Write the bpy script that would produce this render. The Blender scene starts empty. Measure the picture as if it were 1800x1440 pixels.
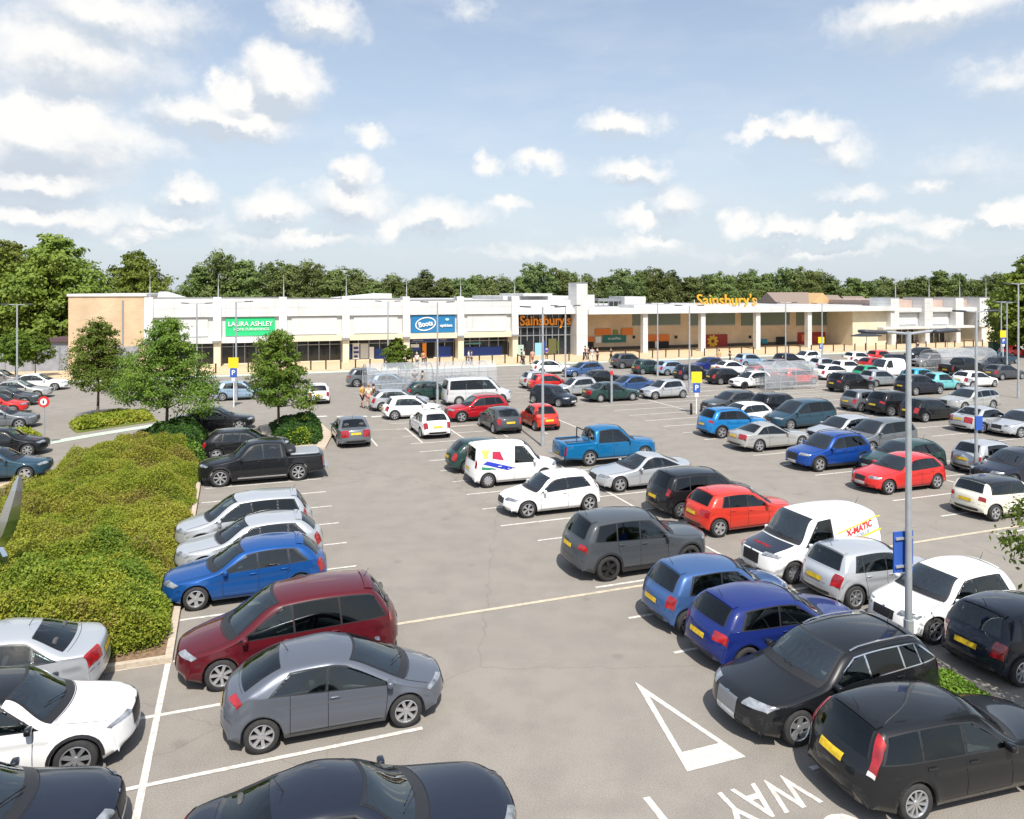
import bpy, bmesh, math, random
import numpy as np
from mathutils import Vector, Matrix
R = math.radians
SC = bpy.context.scene
COL = SC.collection
# ---------------------------------------------------------------- camera
CH = 8.4                      # eye height in metres
FPX, CXP, HY = 1292.0, 900.0, 512.0   # focal length, centre column, horizon row of the 1800 px wide photograph
cam = bpy.data.objects.new('camera', bpy.data.cameras.new('camera')); COL.objects.link(cam)
cam.location = (0, 0, CH); cam.rotation_euler = (R(90), 0, 0)
cam.data.sensor_width = 36; cam.data.lens = FPX / 1800 * 36
cam.data.shift_y = -(720 - HY) / 1800
cam.data.clip_end = 4000; cam.data.clip_start = .1
SC.camera = cam
# ---------------------------------------------------------------- sun, sky
SUN = Vector((.22, -.97, 0)).normalized(); EL = R(56)
sd = Vector((SUN.x * math.cos(EL), SUN.y * math.cos(EL), math.sin(EL)))
sl = bpy.data.lights.new('sun', 'SUN'); sl.energy = 4.3; sl.angle = R(.55); sl.color = (1, .955, .88)
so = bpy.data.objects.new('sun', sl); COL.objects.link(so)
so.rotation_euler = (-sd).to_track_quat('-Z', 'Y').to_euler(); so.location = (0, -20, 60)
vs = SC.view_settings
vs.view_transform = 'Standard'; vs.look = 'None'; vs.gamma = 1; vs.use_curve_mapping = False
vs.exposure = 0.5
SC.cycles.max_bounces = 6; SC.cycles.diffuse_bounces = 3; SC.cycles.glossy_bounces = 3
SC.cycles.transparent_max_bounces = 8; SC.cycles.use_denoising = True
SC.cycles.sample_clamp_indirect = 6; SC.cycles.caustics_reflective = False; SC.cycles.caustics_refractive = False

W = bpy.data.worlds.new('World'); SC.world = W; W.use_nodes = True
def build_sky():
    nt = W.node_tree; N = nt.nodes; Lk = nt.links; N.clear()
    out = N.new('ShaderNodeOutputWorld'); bg = N.new('ShaderNodeBackground'); Lk.new(bg.outputs[0], out.inputs[0])
    bg.inputs[1].default_value = .125
    sky = N.new('ShaderNodeTexSky'); sky.sky_type = 'NISHITA'; sky.sun_disc = False
    sky.sun_elevation = EL; sky.sun_rotation = math.atan2(SUN.x, SUN.y)
    sky.air_density = 1.0; sky.dust_density = 1.6; sky.ozone_density = 1.2
    def math_(op, a, b=None, c=None, clamp=False):
        n = N.new('ShaderNodeMath'); n.operation = op; n.use_clamp = clamp
        for i, v in enumerate((a, b, c)):
            if v is None: continue
            if isinstance(v, (int, float)): n.inputs[i].default_value = v
            else: Lk.new(v, n.inputs[i])
        return n.outputs[0]
    def vmath(op, a, b=None):
        n = N.new('ShaderNodeVectorMath'); n.operation = op
        for i, v in enumerate((a, b)):
            if v is None: continue
            if isinstance(v, (tuple, list)): n.inputs[i].default_value = v
            else: Lk.new(v, n.inputs[i])
        return n.outputs['Value'] if op == 'LENGTH' else n.outputs[0]
    tc = N.new('ShaderNodeTexCoord'); nm = vmath('NORMALIZE', tc.outputs['Generated'])
    sep = N.new('ShaderNodeSeparateXYZ'); Lk.new(nm, sep.inputs[0])
    az = math_('ARCTAN2', sep.outputs[0], sep.outputs[1]); el = math_('ARCSINE', sep.outputs[2])
    cmb = N.new('ShaderNodeCombineXYZ'); Lk.new(az, cmb.inputs[0]); Lk.new(el, cmb.inputs[1])
    p = cmb.outputs[0]
    def noise(scale, det, rough=.55, vec=None, sy=1.6):
        n = N.new('ShaderNodeTexNoise'); n.inputs['Scale'].default_value = scale
        n.inputs['Detail'].default_value = det; n.inputs['Roughness'].default_value = rough
        m = vmath('MULTIPLY', vec or p, (1, sy, 1)); Lk.new(m, n.inputs[0]); return n
    n1 = noise(9, 3, sy=1.15); n2 = noise(30, 5, .62, sy=1.05)
    w1 = vmath('MULTIPLY', vmath('SUBTRACT', n1.outputs['Color'], (.5, .5, .5)), (.075, .055, 0))
    w2 = vmath('MULTIPLY', vmath('SUBTRACT', n2.outputs['Color'], (.5, .5, .5)), (.052, .046, 0))
    q = vmath('ADD', vmath('ADD', p, w1), w2)
    clouds = [  # column, row, half width, half height, strength
        (80, 235, 225, 125, 1.1), (60, 310, 200, 60, 1.0), (110, 90, 290, 120, .72), (200, 20, 240, 80, .7), (230, 250, 160, 70, .45), (70, 375, 300, 50, .62),
        (400, 205, 170, 52, 1.0), (490, 140, 95, 75, 1.0), (420, 165, 80, 40, .8), (565, 32, 110, 45, .75), (380, 150, 30, 20, .6),
        (615, 360, 95, 55, .74), (630, 310, 45, 45, .80), (770, 385, 105, 42, .74), (480, 368, 75, 45, .7), (330, 335, 75, 40, .75),
        (650, 240, 48, 24, .75), (690, 395, 40, 30, .7), (1095, 214, 90, 34, .74), (1115, 300, 100, 34, .80), (1330, 240, 80, 20, .7),
        (1420, 236, 80, 38, .9), (1485, 270, 80, 50, .5), (855, 289, 42, 22, .75), (945, 283, 60, 22, .7), (890, 362, 50, 20, .75),
        (1118, 387, 55, 26, .74), (1185, 355, 75, 45, .55), (1300, 392, 45, 24, .75), (1380, 402, 75, 26, .8), (1480, 402, 90, 22, .75),
        (1560, 398, 70, 22, .6), (1660, 402, 90, 20, .6), (1780, 375, 75, 30, .8), (1620, 330, 60, 24, .5), (1500, 345, 70, 28, .5),
        (1770, 135, 110, 50, .45), (1620, 28, 190, 60, .8), (1135, 425, 70, 18, .7), (520, 415, 200, 22, .55), (260, 410, 120, 24, .6),
        (830, 15, 50, 24, .35), (1700, 290, 150, 60, .3), (300, 385, 160, 30, .5), (1000, 440, 260, 18, .4), (1450, 440, 260, 14, .45)]
    def field_of(qv, lst, grow):
        field = None
        for (cx, cy, rx, ry, st) in lst:
            a = math.atan((cx - CXP) / FPX); e = math.atan((HY - cy) * math.cos(a) / FPX)
            sx = FPX / (rx * grow) / math.cos(a) ** 2; sy = FPX / (ry * grow) / math.cos(a)
            d = vmath('LENGTH', vmath('MULTIPLY', vmath('SUBTRACT', qv, (a, e, 0)), (sx, sy, 0)))
            m = math_('MULTIPLY_ADD', d, -st, st); field = m if field is None else math_('SMOOTH_MAX', field, m, .12)
        return field
    field = field_of(q, clouds, 1.04)
    big = [c for c in clouds if c[2] * c[3] > 1900]
    above = field_of(vmath('ADD', q, (.006, .020, 0)), big, 1.04)
    n3 = noise(55, 5, .62, sy=1.1)
    fld = math_('MULTIPLY_ADD', n3.outputs['Fac'], .35, math_('SUBTRACT', field, .17))
    # thin veils elsewhere and behind the camera
    n4 = noise(5.5, 5, .6, sy=3.2)
    veil = math_('MULTIPLY', math_('SUBTRACT', n4.outputs['Fac'], .42, clamp=True), 1.6, clamp=True)
    back = math_('MULTIPLY', math_('SUBTRACT', math_('MULTIPLY', sep.outputs[1], -1.0), -.2, clamp=True), math_('MULTIPLY', math_('SUBTRACT', n4.outputs['Fac'], .5, clamp=True), 6, clamp=True), clamp=True)
    mr = N.new('ShaderNodeMapRange'); mr.interpolation_type = 'SMOOTHSTEP'; Lk.new(fld, mr.inputs[0])
    mr.inputs[1].default_value = -.04; mr.inputs[2].default_value = .56
    alpha = math_('MAXIMUM', mr.outputs[0], math_('MULTIPLY', back, .6))
    alpha = math_('MAXIMUM', alpha, math_('MULTIPLY', veil, .35))
    # cloud colour: bright crowns, greyer bases
    mr2 = N.new('ShaderNodeMapRange'); Lk.new(fld, mr2.inputs[0]); mr2.inputs[1].default_value = .1; mr2.inputs[2].default_value = .6
    n5 = noise(14, 4, .6, vec=vmath('ADD', p, (.0, .02, 0)))
    lit = math_('MULTIPLY', math_('SUBTRACT', field, above), 1.6)
    sh = math_('ADD', math_('MULTIPLY_ADD', n5.outputs['Fac'], 1.1, .38), lit)
    mr3 = N.new('ShaderNodeMapRange'); mr3.interpolation_type = 'SMOOTHSTEP'; Lk.new(sh, mr3.inputs[0]); mr3.inputs[1].default_value = .55; mr3.inputs[2].default_value = 1.25
    cc = N.new('ShaderNodeMix'); cc.data_type = 'RGBA'; Lk.new(mr3.outputs[0], cc.inputs[0])
    CB.append((cc, 6)); CB.append((cc, 7))
    # haze towards the horizon
    hz = N.new('ShaderNodeMapRange'); hz.interpolation_type = 'SMOOTHSTEP'; Lk.new(el, hz.inputs[0])
    hz.inputs[1].default_value = .42; hz.inputs[2].default_value = -.02; hz.inputs[3].default_value = .30; hz.inputs[4].default_value = .85
    hm = N.new('ShaderNodeMix'); hm.data_type = 'RGBA'; Lk.new(hz.outputs[0], hm.inputs[0]); Lk.new(sky.outputs[0], hm.inputs[6])
    CB.append((hm, 7))
    mx = N.new('ShaderNodeMix'); mx.data_type = 'RGBA'; Lk.new(alpha, mx.inputs[0]); Lk.new(hm.outputs[2], mx.inputs[6]); Lk.new(cc.outputs[2], mx.inputs[7])
    Lk.new(mx.outputs[2], bg.inputs[0])
    CB[0][0].inputs[6].default_value = (3.55, 3.95, 4.45, 1)      # grey cloud base
    CB[1][0].inputs[7].default_value = (5.75, 5.7, 5.6, 1)      # sunlit cloud
    CB[2][0].inputs[7].default_value = (3.95, 4.4, 4.85, 1)      # horizon haze
CB = []
build_sky()

# ---------------------------------------------------------------- helpers
def G(px, py, z=0.0):
    """ground point (height z) seen at a photograph pixel"""
    Y = FPX * (CH - z) / (py - HY)
    return Vector(((px - CXP) / FPX * Y, Y, z))
A20 = R(20)
AH = Vector((-math.sin(A20), math.cos(A20), 0)); BH = Vector((math.cos(A20), math.sin(A20), 0))
MATS = {}
def mat(name, col, rough=.6, metal=0., coat=0., spec=.5, noise=None, emit=None, bump=None, trans=0, alpha=1):
    if name in MATS: return MATS[name]
    m = bpy.data.materials.new(name); m.use_nodes = True; MATS[name] = m
    nt = m.node_tree; b = nt.nodes['Principled BSDF']
    b.inputs['Base Color'].default_value = (*col, 1); b.inputs['Roughness'].default_value = rough
    b.inputs['Metallic'].default_value = metal; b.inputs['Coat Weight'].default_value = coat
    b.inputs['Coat Roughness'].default_value = .04; b.inputs['Specular IOR Level'].default_value = spec
    b.inputs['Transmission Weight'].default_value = trans; b.inputs['Alpha'].default_value = alpha
    if noise or bump:
        tc = nt.nodes.new('ShaderNodeTexCoord'); n = nt.nodes.new('ShaderNodeTexNoise'); n.inputs['Detail'].default_value = 6
        nt.links.new(tc.outputs['Object'], n.inputs[0])
        if noise:
            sc, c2 = noise; n.inputs['Scale'].default_value = sc
            mx = nt.nodes.new('ShaderNodeMix'); mx.data_type = 'RGBA'
            cr = nt.nodes.new('ShaderNodeMapRange'); cr.inputs[1].default_value = .35; cr.inputs[2].default_value = .65
            nt.links.new(n.outputs['Fac'], cr.inputs[0]); nt.links.new(cr.outputs[0], mx.inputs[0])
            mx.inputs[6].default_value = (*col, 1); mx.inputs[7].default_value = (*c2, 1)
            nt.links.new(mx.outputs[2], b.inputs['Base Color'])
        if bump:
            bp = nt.nodes.new('ShaderNodeBump'); bp.inputs['Strength'].default_value = bump
            nt.links.new(n.outputs['Fac'], bp.inputs['Height']); nt.links.new(bp.outputs[0], b.inputs['Normal'])
    return m
def mesh(name, verts, faces, mats, fm=None, smooth=False):
    me = bpy.data.meshes.new(name); me.from_pydata([tuple(v) for v in verts], [], faces)
    for m in mats: me.materials.append(m)
    if fm is not None: me.polygons.foreach_set('material_index', fm)
    if smooth: me.polygons.foreach_set('use_smooth', [True] * len(me.polygons))
    me.update(); return me
def obj(name, me, parent=None, loc=(0, 0, 0), rot=(0, 0, 0), **props):
    o = bpy.data.objects.new(name, me); COL.objects.link(o); o.location = loc; o.rotation_euler = rot
    if parent: o.parent = parent
    for k, v in props.items():
        if v is not None: o[k] = v
    return o
def empty(name, loc=(0, 0, 0), rz=0, **props):
    o = obj(name, None, None, loc, (0, 0, rz), **props); o.empty_display_size = .3; return o
class MB:
    """collects solid pieces into one mesh"""
    def __init__(s): s.v = []; s.f = []; s.m = []
    def add(s, vs_, fs, mi=0):
        o = len(s.v); s.v += [tuple(v) for v in vs_]; s.f += [tuple(i + o for i in f) for f in fs]; s.m += [mi] * len(fs); return s
    def box(s, x0, x1, y0, y1, z0, z1, mi=0):
        vs_ = [(x, y, z) for z in (z0, z1) for y in (y0, y1) for x in (x0, x1)]
        return s.add(vs_, [(0, 2, 3, 1), (4, 5, 7, 6), (0, 1, 5, 4), (2, 6, 7, 3), (0, 4, 6, 2), (1, 3, 7, 5)], mi)
    def tube(s, p0, p1, r0, r1=None, n=8, mi=0, cap=True):
        p0 = Vector(p0); p1 = Vector(p1); r1 = r0 if r1 is None else r1
        d = (p1 - p0).normalized(); u = d.orthogonal().normalized(); w = d.cross(u)
        vs_ = [p + (u * math.cos(2 * math.pi * i / n) + w * math.sin(2 * math.pi * i / n)) * r for p, r in ((p0, r0), (p1, r1)) for i in range(n)]
        fs = [(i, (i + 1) % n, n + (i + 1) % n, n + i) for i in range(n)]
        if cap: fs += [tuple(range(n))[::-1], tuple(range(n, 2 * n))]
        return s.add(vs_, fs, mi)
    def path(s, pts, r, n=6, mi=0):
        for a, b in zip(pts[:-1], pts[1:]): s.tube(a, b, r, n=n, mi=mi)
        return s
    def lathe(s, prof, n=24, axis='z', mi=0, close=False, o=(0, 0, 0)):
        vs_ = []
        for (r, h) in prof:
            for i in range(n):
                a = 2 * math.pi * i / n; c, d = r * math.cos(a), r * math.sin(a)
                vs_.append((c + o[0], d + o[1], h + o[2]) if axis == 'z' else (c + o[0], h + o[1], d + o[2]))
        fs = []; k = len(prof)
        for j in range(k - 1 + (1 if close else 0)):
            for i in range(n):
                a, b = j * n + i, j * n + (i + 1) % n; c, d = ((j + 1) % k) * n + (i + 1) % n, ((j + 1) % k) * n + i
                fs.append((a, b, c, d) if axis == 'z' else (a, d, c, b))
        return s.add(vs_, fs, mi)
    def prism(s, pts, z0, z1, mi=0):
        n = len(pts); vs_ = [(p[0], p[1], z0) for p in pts] + [(p[0], p[1], z1) for p in pts]
        return s.add(vs_, [tuple(range(n))[::-1], tuple(range(n, 2 * n))] + [(i, (i + 1) % n, n + (i + 1) % n, n + i) for i in range(n)], mi)
    def build(s, name, mats, parent=None, smooth=False, **props):
        if not isinstance(mats, (list, tuple)): mats = [mats]
        me = mesh(name, s.v, s.f, mats, s.m, smooth); return obj(name, me, parent, **props)
def text_mesh(txt, size, extrude=.02, bold=0, align='CENTER'):
    cu = bpy.data.curves.new('lettering', 'FONT'); cu.body = txt; cu.size = size; cu.extrude = extrude; cu.offset = bold
    cu.align_x = align; cu.align_y = 'CENTER'; cu.resolution_u = 3
    o = bpy.data.objects.new('lettering', cu); COL.objects.link(o)
    me = bpy.data.meshes.new_from_object(o.evaluated_get(bpy.context.evaluated_depsgraph_get()))
    bpy.data.objects.remove(o); return me
# ================================================================ vehicles
def pchip(ys):
    """monotone cubic through values at 0,1,2.."""
    ys = np.asarray(ys, float); d = np.diff(ys); n = len(ys); m = np.zeros(n); m[0] = d[0]; m[-1] = d[-1]
    for i in range(1, n - 1):
        m[i] = 0 if d[i - 1] * d[i] <= 0 else 2 * d[i - 1] * d[i] / (d[i - 1] + d[i])
    def f(s):
        s = np.clip(s, 0, n - 1); i = np.minimum(np.floor(s).astype(int), n - 2); t = s - i
        return (ys[i] * (2 * t**3 - 3 * t**2 + 1) + m[i] * (t**3 - 2 * t**2 + t) + ys[i + 1] * (-2 * t**3 + 3 * t**2) + m[i + 1] * (t**3 - t**2))
    return f
class Shell:
    """car body surface: front at x=0, tail at x=L; P(s,q): s runs nose - roof - tail, q centre line - shoulder - sill"""
    def __init__(c, sp):
        c.sp = sp; L, Wd = sp['L'], sp['W'] / 2; K = sp['K']; c.L = L; c.Wd = Wd
        c.cx = pchip([k[0] for k in K]); c.cz = pchip([k[1] for k in K]); c.ex = pchip([k[2] for k in K]); c.ez = pchip([k[3] for k in K])
        c.ex0, c.ex1 = K[0][2], K[-1][2]
        ey = []
        for k in K: ey.append(c.plan(k[2]) - .03 if k[4] is None else k[4])
        c.ey = pchip(ey); c.ns = len(K) - 1
        ss = np.linspace(0, c.ns, 900); c._s = ss; c._x = c.ex(ss)
        c._x = np.maximum.accumulate(c._x + np.arange(900) * 1e-7)
    def plan(c, x):
        sp = c.sp
        a = np.clip(1 - (x - c.ex0) / sp.get('fd', .75), 0, 1); b = np.clip(1 - (c.ex1 - x) / sp.get('rd', .75), 0, 1)
        return c.Wd * (1 - sp.get('ft', .19) * a**2.0 - sp.get('rt', .15) * b**2.0)
    def s_of(c, x): return np.interp(x, c._x, c._s)
    def belt(c, x):
        sp = c.sp; t = (x - sp['xcowl']) / (c.L - sp['xcowl']); return sp['bf'] + (sp['br'] - sp['bf']) * np.clip(t, -.3, 1)
    def bottom(c, x):
        sp = c.sp; z = sp.get('sill', .21); f0 = sp['wx'][0] - sp['ar']; f1 = sp['wx'][1] + sp['ar']
        if x < f0: z += .09 * (f0 - x) / max(.05, f0 - c.ex0)
        if x > f1: z += .11 * (x - f1) / max(.05, c.ex1 - f1)
        for xw in sp['wx']:
            d = abs(x - xw)
            if d < sp['ar']: z = max(z, sp['wr'] + math.sqrt(sp['ar']**2 - d * d) * .98)
        return z
    def zb(c, x, ez): return min(float(c.belt(x)), ez - .05)
    def yside(c, x, z, ez=None, ey=None):
        s = c.s_of(x); ez = float(c.ez(s)) if ez is None else ez; ey = float(c.ey(s)) if ey is None else ey
        zb = c.zb(x, ez); p = float(c.plan(x)); b0 = p - .035
        if z >= zb:
            t = (z - zb) / max(ez - zb, 1e-4); t = min(t, 1.0)
            return b0 + (ey - b0) * (t * (.78 + .22 * t))
        u = min(max((zb - z) / max(zb - .2, .02), 0), 1.1)
        y = b0 + .04 * math.sin(math.pi * min(u / .62, 1) * .5) - .05 * max(0, u - .55) ** 1.4 * 3.2
        if u > c.sp.get('cr', .27): y -= .014 * math.exp(-(u - c.sp.get('cr', .27)) / .16)
        for xw in c.sp['wx']:      # wheel-arch swell
            d = math.hypot(x - xw, z - c.sp['wr']) - c.sp['ar']
            if 0 <= d < .16: y += c.sp.get('fl', .018) * (1 - d / .16) ** 1.5
        return y
    def P(c, s, q):
        sg = 1 if q >= 0 else -1; q = abs(q)
        Cx, Cz, Ex, Ez, Ey = (float(f(s)) for f in (c.cx, c.cz, c.ex, c.ez, c.ey))
        ee = 2.1 + 1.1 * min(max(3 - s, 0), 1) + 1.1 * min(max(s - 8.6, 0), 1)
        def top(f): return Vector((Cx + (Ex - Cx) * f**ee, Ey * f, Cz + (Ez - Cz) * f**2.3))
        if q <= 1: p = top(.86 * q)
        else:
            zb = c.zb(Ex, Ez); r = min(.11, max(.02, (Ez - zb) * .8)); zt = Ez - r
            T = top(.86); E = Vector((Ex, Ey, Ez)); S = Vector((Ex, c.yside(Ex, zt, Ez, Ey), zt))
            if q <= 2: t = q - 1; p = T * (1 - t)**2 + E * 2 * t * (1 - t) + S * t * t
            elif q <= 3: z = zt + (zb - zt) * (q - 2); p = Vector((Ex, c.yside(Ex, z, Ez, Ey), z))
            else:
                zbo = min(c.bottom(Ex), zb - .01); z = zb + (zbo - zb) * (q - 3); p = Vector((Ex, c.yside(Ex, z, Ez, Ey), z))
        return Vector((p.x, p.y * sg, p.z))
    def loc(c, p): return Vector((c.L / 2 - p.x, p.y, p.z))     # into the car's own axes, nose towards +X
    def sheet(c, rows, off, name, mats):
        """grid of surface points pushed out along the normal"""
        n, m = len(rows), len(rows[0]); a = np.array([[list(c.loc(p)) for p in r] for r in rows])
        du = np.gradient(a, axis=0); dv = np.gradient(a, axis=1); nn = np.cross(du, dv); nn /= np.maximum(np.linalg.norm(nn, axis=2, keepdims=True), 1e-9)
        ref = a - np.array([0, 0, .55]); ref[..., 0] *= .35
        flip = (nn * ref).sum() < 0
        if flip: nn = -nn
        a = a + nn * off
        f = []
        for i in range(n - 1):
            for j in range(m - 1):
                q = (i * m + j, i * m + j + 1, (i + 1) * m + j + 1, (i + 1) * m + j); f.append(q if flip else q[::-1])
        return [tuple(v) for v in a.reshape(-1, 3)], f
    def sq(c, s0, s1, q0, q1, off, ns=8, nq=10, s0b=None, s1b=None):
        s0b = s0 if s0b is None else s0b; s1b = s1 if s1b is None else s1b
        rows = []
        for i in range(ns + 1):
            u = i / ns; r = []
            for j in range(nq + 1):
                v = j / nq; q = q0 + (q1 - q0) * v; a = s0 + (s0b - s0) * v; b = s1 + (s1b - s1) * v; r.append(c.P(a + (b - a) * u, q))
            rows.append(r)
        return rows
    def side(c, xb0, xb1, xt0, xt1, sg, lo=.02, hi=.05, n=10, m=6, zt=None, zbm=None):
        """side glass: corners given along the belt and along the roof rail"""
        rows = []
        for i in range(n + 1):
            u = i / n; xb = xb0 + (xb1 - xb0) * u; xt = xt0 + (xt1 - xt0) * u
            z0 = (float(c.belt(xb)) + lo) if zbm is None else zbm; z1 = (float(c.ez(c.s_of(xt))) - hi) if zt is None else zt; r = []
            for j in range(m + 1):
                t = j / m; x = xb + (xt - xb) * t; z = z0 + (z1 - z0) * t; ezz = float(c.ez(c.s_of(x)))
                z = min(z, ezz - hi * .8); r.append(Vector((x, sg * c.yside(x, z), z)))
            rows.append(r)
        return rows
def rounded_box(sx, sy, sz, n=5, e=.42):
    """superellipsoid block"""
    vs_, fs = [], []; N2 = n * 4
    def pw(v): return math.copysign(abs(v) ** e, v)
    for i in range(n * 2 + 1):
        th = -math.pi / 2 + math.pi * i / (2 * n)
        for j in range(N2):
            ph = 2 * math.pi * j / N2
            vs_.append((sx / 2 * pw(math.cos(th)) * pw(math.cos(ph)), sy / 2 * pw(math.cos(th)) * pw(math.sin(ph)), sz / 2 * pw(math.sin(th))))
    for i in range(n * 2):
        for j in range(N2):
            fs.append((i * N2 + j, i * N2 + (j + 1) % N2, (i + 1) * N2 + (j + 1) % N2, (i + 1) * N2 + j))
    return vs_, fs

def glass_mat(name, tint, ior=1.6):
    m = bpy.data.materials.new(name); m.use_nodes = True; nt = m.node_tree; nt.nodes.clear(); o = nt.nodes.new('ShaderNodeOutputMaterial')
    t = nt.nodes.new('ShaderNodeBsdfTransparent'); t.inputs[0].default_value = (*tint, 1); g = nt.nodes.new('ShaderNodeBsdfGlossy'); g.inputs['Roughness'].default_value = .02; g.inputs[0].default_value = (.95, 1, 1, 1)
    f = nt.nodes.new('ShaderNodeFresnel'); f.inputs[0].default_value = ior; x = nt.nodes.new('ShaderNodeMixShader')
    nt.links.new(f.outputs[0], x.inputs[0]); nt.links.new(t.outputs[0], x.inputs[1]); nt.links.new(g.outputs[0], x.inputs[2]); nt.links.new(x.outputs[0], o.inputs[0]); MATS[name] = m; return m
M_GLASS = glass_mat('car_glass', (.68, .84, .80), 2.35); M_WIN = glass_mat('side_glass', (.46, .54, .52), 1.75); M_TINT = glass_mat('tinted_glass', (.07, .08, .09))
M_CABIN = mat('cabin_plastic', (.07, .075, .076), .8, noise=(4, (.14, .145, .14))); M_SEAT = mat('seat_fabric', (.055, .055, .06), .9, noise=(6, (.11, .105, .10))); M_SEATB = mat('seat_beige', (.30, .26, .20), .9)
M_TRIM = mat('black_trim', (.018, .018, .02), .45)
M_UNDER = mat('underbody', (.012, .012, .013), .9)
M_TYRE = mat('tyre_rubber', (.022, .022, .023), .85, noise=(8, (.035, .034, .033)))
M_RIM = mat('alloy', (.55, .56, .58), .3, metal=.75)
M_RIMD = mat('dark_alloy', (.03, .03, .032), .35, metal=.5)
M_RED = mat('red_lens', (.42, .012, .015), .15, coat=1, noise=(6, (.20, .008, .012)))
M_REDC = mat('clear_lens', (.62, .60, .60), .12, coat=1)
M_LAMP = mat('headlamp', (.42, .44, .47), .15, metal=.3, coat=1, noise=(5, (.10, .11, .12)))
M_YPL = mat('yellow_plate', (.80, .54, .02), .4, noise=(11, (.55, .36, .02)))
M_WPL = mat('white_plate', (.72, .72, .70), .4, noise=(11, (.45, .45, .45)))
M_CHAR = mat('plate_characters', (.02, .02, .02), .5)
M_CHR = mat('chrome', (.7, .7, .72), .12, metal=1)
M_GAP = mat('panel_gap', (.008, .008, .009), .8)
def paint(name, col, metal=.25, rough=.38):
    m = mat('paint_' + name, col, rough, metal=metal * .8 if sum(col) > .25 else 0, coat=1.0, spec=.15 if sum(col) < .6 else .35); m.node_tree.nodes['Principled BSDF'].inputs['Coat IOR'].default_value = 1.42; return m
PAINT = dict(pearl=paint('pearl_white', (.60, .61, .62), .2, .4),
    white=paint('white', (.80, .80, .79), 0, .45), cream=paint('cream', (.74, .71, .60), 0, .45), silver=paint('silver', (.50, .52, .54), .55, .34),
    silverwarm=paint('silver_warm', (.46, .46, .44), .5, .36), grey=paint('grey', (.16, .175, .19), .5, .36), dgrey=paint('dark_grey', (.055, .062, .07), .4, .38),
    civic=paint('steel_grey', (.135, .15, .18), .55, .33), black=paint('black', (.010, .011, .013), .1, .3), navy=paint('navy', (.012, .016, .028), .3, .33),
    blue=paint('blue', (.010, .075, .27), .35, .35), bblue=paint('bright_blue', (.012, .20, .50), .3, .36), cblue=paint('mid_blue', (.05, .11, .26), .4, .36),
    rblue=paint('royal_blue', (.010, .022, .135), .35, .33), mblue=paint('vivid_blue', (.01, .06, .29), .35, .35), lblue=paint('light_blue', (.30, .42, .55), .4, .38),
    teal=paint('turquoise', (.15, .48, .50), .1, .4), tealb=paint('teal_blue', (.02, .33, .50), .2, .4), petrol=paint('petrol', (.02, .055, .085), .35, .35),
    red=paint('red', (.60, .022, .018), .1, .38), ored=paint('orange_red', (.56, .035, .018), .1, .38), maroon=paint('maroon', (.085, .007, .012), .3, .34),
    dred=paint('deep_red', (.42, .012, .02), .2, .36), dgreen=paint('dark_green', (.02, .05, .045), .3, .36), green=paint('green', (.01, .28, .13), .15, .4),
    bronze=paint('bronze_grey', (.22, .20, .19), .45, .38), vblue=paint('pickup_blue', (.005, .14, .33), .35, .35), lgrey=paint('light_grey', (.33, .36, .38), .5, .36))

def wheel_mesh(r, w, kind):
    t = MB(); rr = r * (.70 if kind != 'steel' else .64)
    t.lathe([(rr, -w / 2 + .01), (r * .93, -w / 2), (r * .985, -w / 2 + .03), (r, 0), (r * .985, w / 2 - .03), (r * .93, w / 2), (rr, w / 2 - .01)], 28, 'y')
    tyre = mesh('tyre', t.v, t.f, [M_TYRE], t.m, True)
    m = MB(); y = w / 2 - .012
    m.lathe([(rr, y), (rr - .018, y + .006), (rr - .03, y - .02), (rr - .035, -w / 2 + .01)], 28, 'y', 0)
    m.lathe([(rr - .032, y - .075), (.0, y - .07)], 28, 'y', 1)
    if kind == 'steel':
        m.lathe([(rr - .02, y), (rr * .72, y + .012), (rr * .3, y + .004), (0, y + .016)], 28, 'y', 0)
        for k in range(10):
            a = 2 * math.pi * k / 10; c, s_ = math.cos(a), math.sin(a); q = rr * .74
            m.add([(c * q - s_ * .016, y + .0135, s_ * q + c * .016), (c * q + s_ * .016, y + .0135, s_ * q - c * .016), (c * (q + .045) + s_ * .02, y + .010, s_ * (q + .045) - c * .02), (c * (q + .045) - s_ * .02, y + .010, s_ * (q + .045) + c * .02)], [(0, 1, 2, 3)], 1)
    else:
        ns, wd, sp_ = {'five': (5, .05, 0), 'seven': (7, .032, 0), 'twin': (5, .021, .15), 'ten': (10, .020, 0), 'dark': (5, .05, 0)}[kind]
        for k in range(ns):
            for dd in ((-sp_, sp_) if sp_ else (0,)):
                a = 2 * math.pi * k / ns + .3; a2 = a + dd; c, s_ = math.cos(a), math.sin(a); c2, s2 = math.cos(a2), math.sin(a2); r0, r1 = rr * .15, rr - .02
                v = []
                for (cc, ss, rad, ww, yy) in ((c, s_, r0, wd * .8, y - .018), (c2, s2, r1, wd, y - .004)):
                    for sg in (-1, 1):
                        v += [(cc * rad - ss * ww * sg, yy, ss * rad + cc * ww * sg), (cc * rad - ss * ww * sg * 1.1, yy - .035, ss * rad + cc * ww * sg * 1.1)]
                m.add(v, [(0, 2, 6, 4), (0, 4, 5, 1), (2, 3, 7, 6), (1, 5, 7, 3)], 0)
        m.lathe([(rr * .22, y - .03), (rr * .22, y - .008), (rr * .12, y - .002), (0, y - .002)], 14, 'y', 0)
    rim = mesh('rim', m.v, m.f, [M_RIMD if kind == 'dark' else M_RIM, M_UNDER], m.m, False)
    return tyre, rim
MODELS = {}
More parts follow.
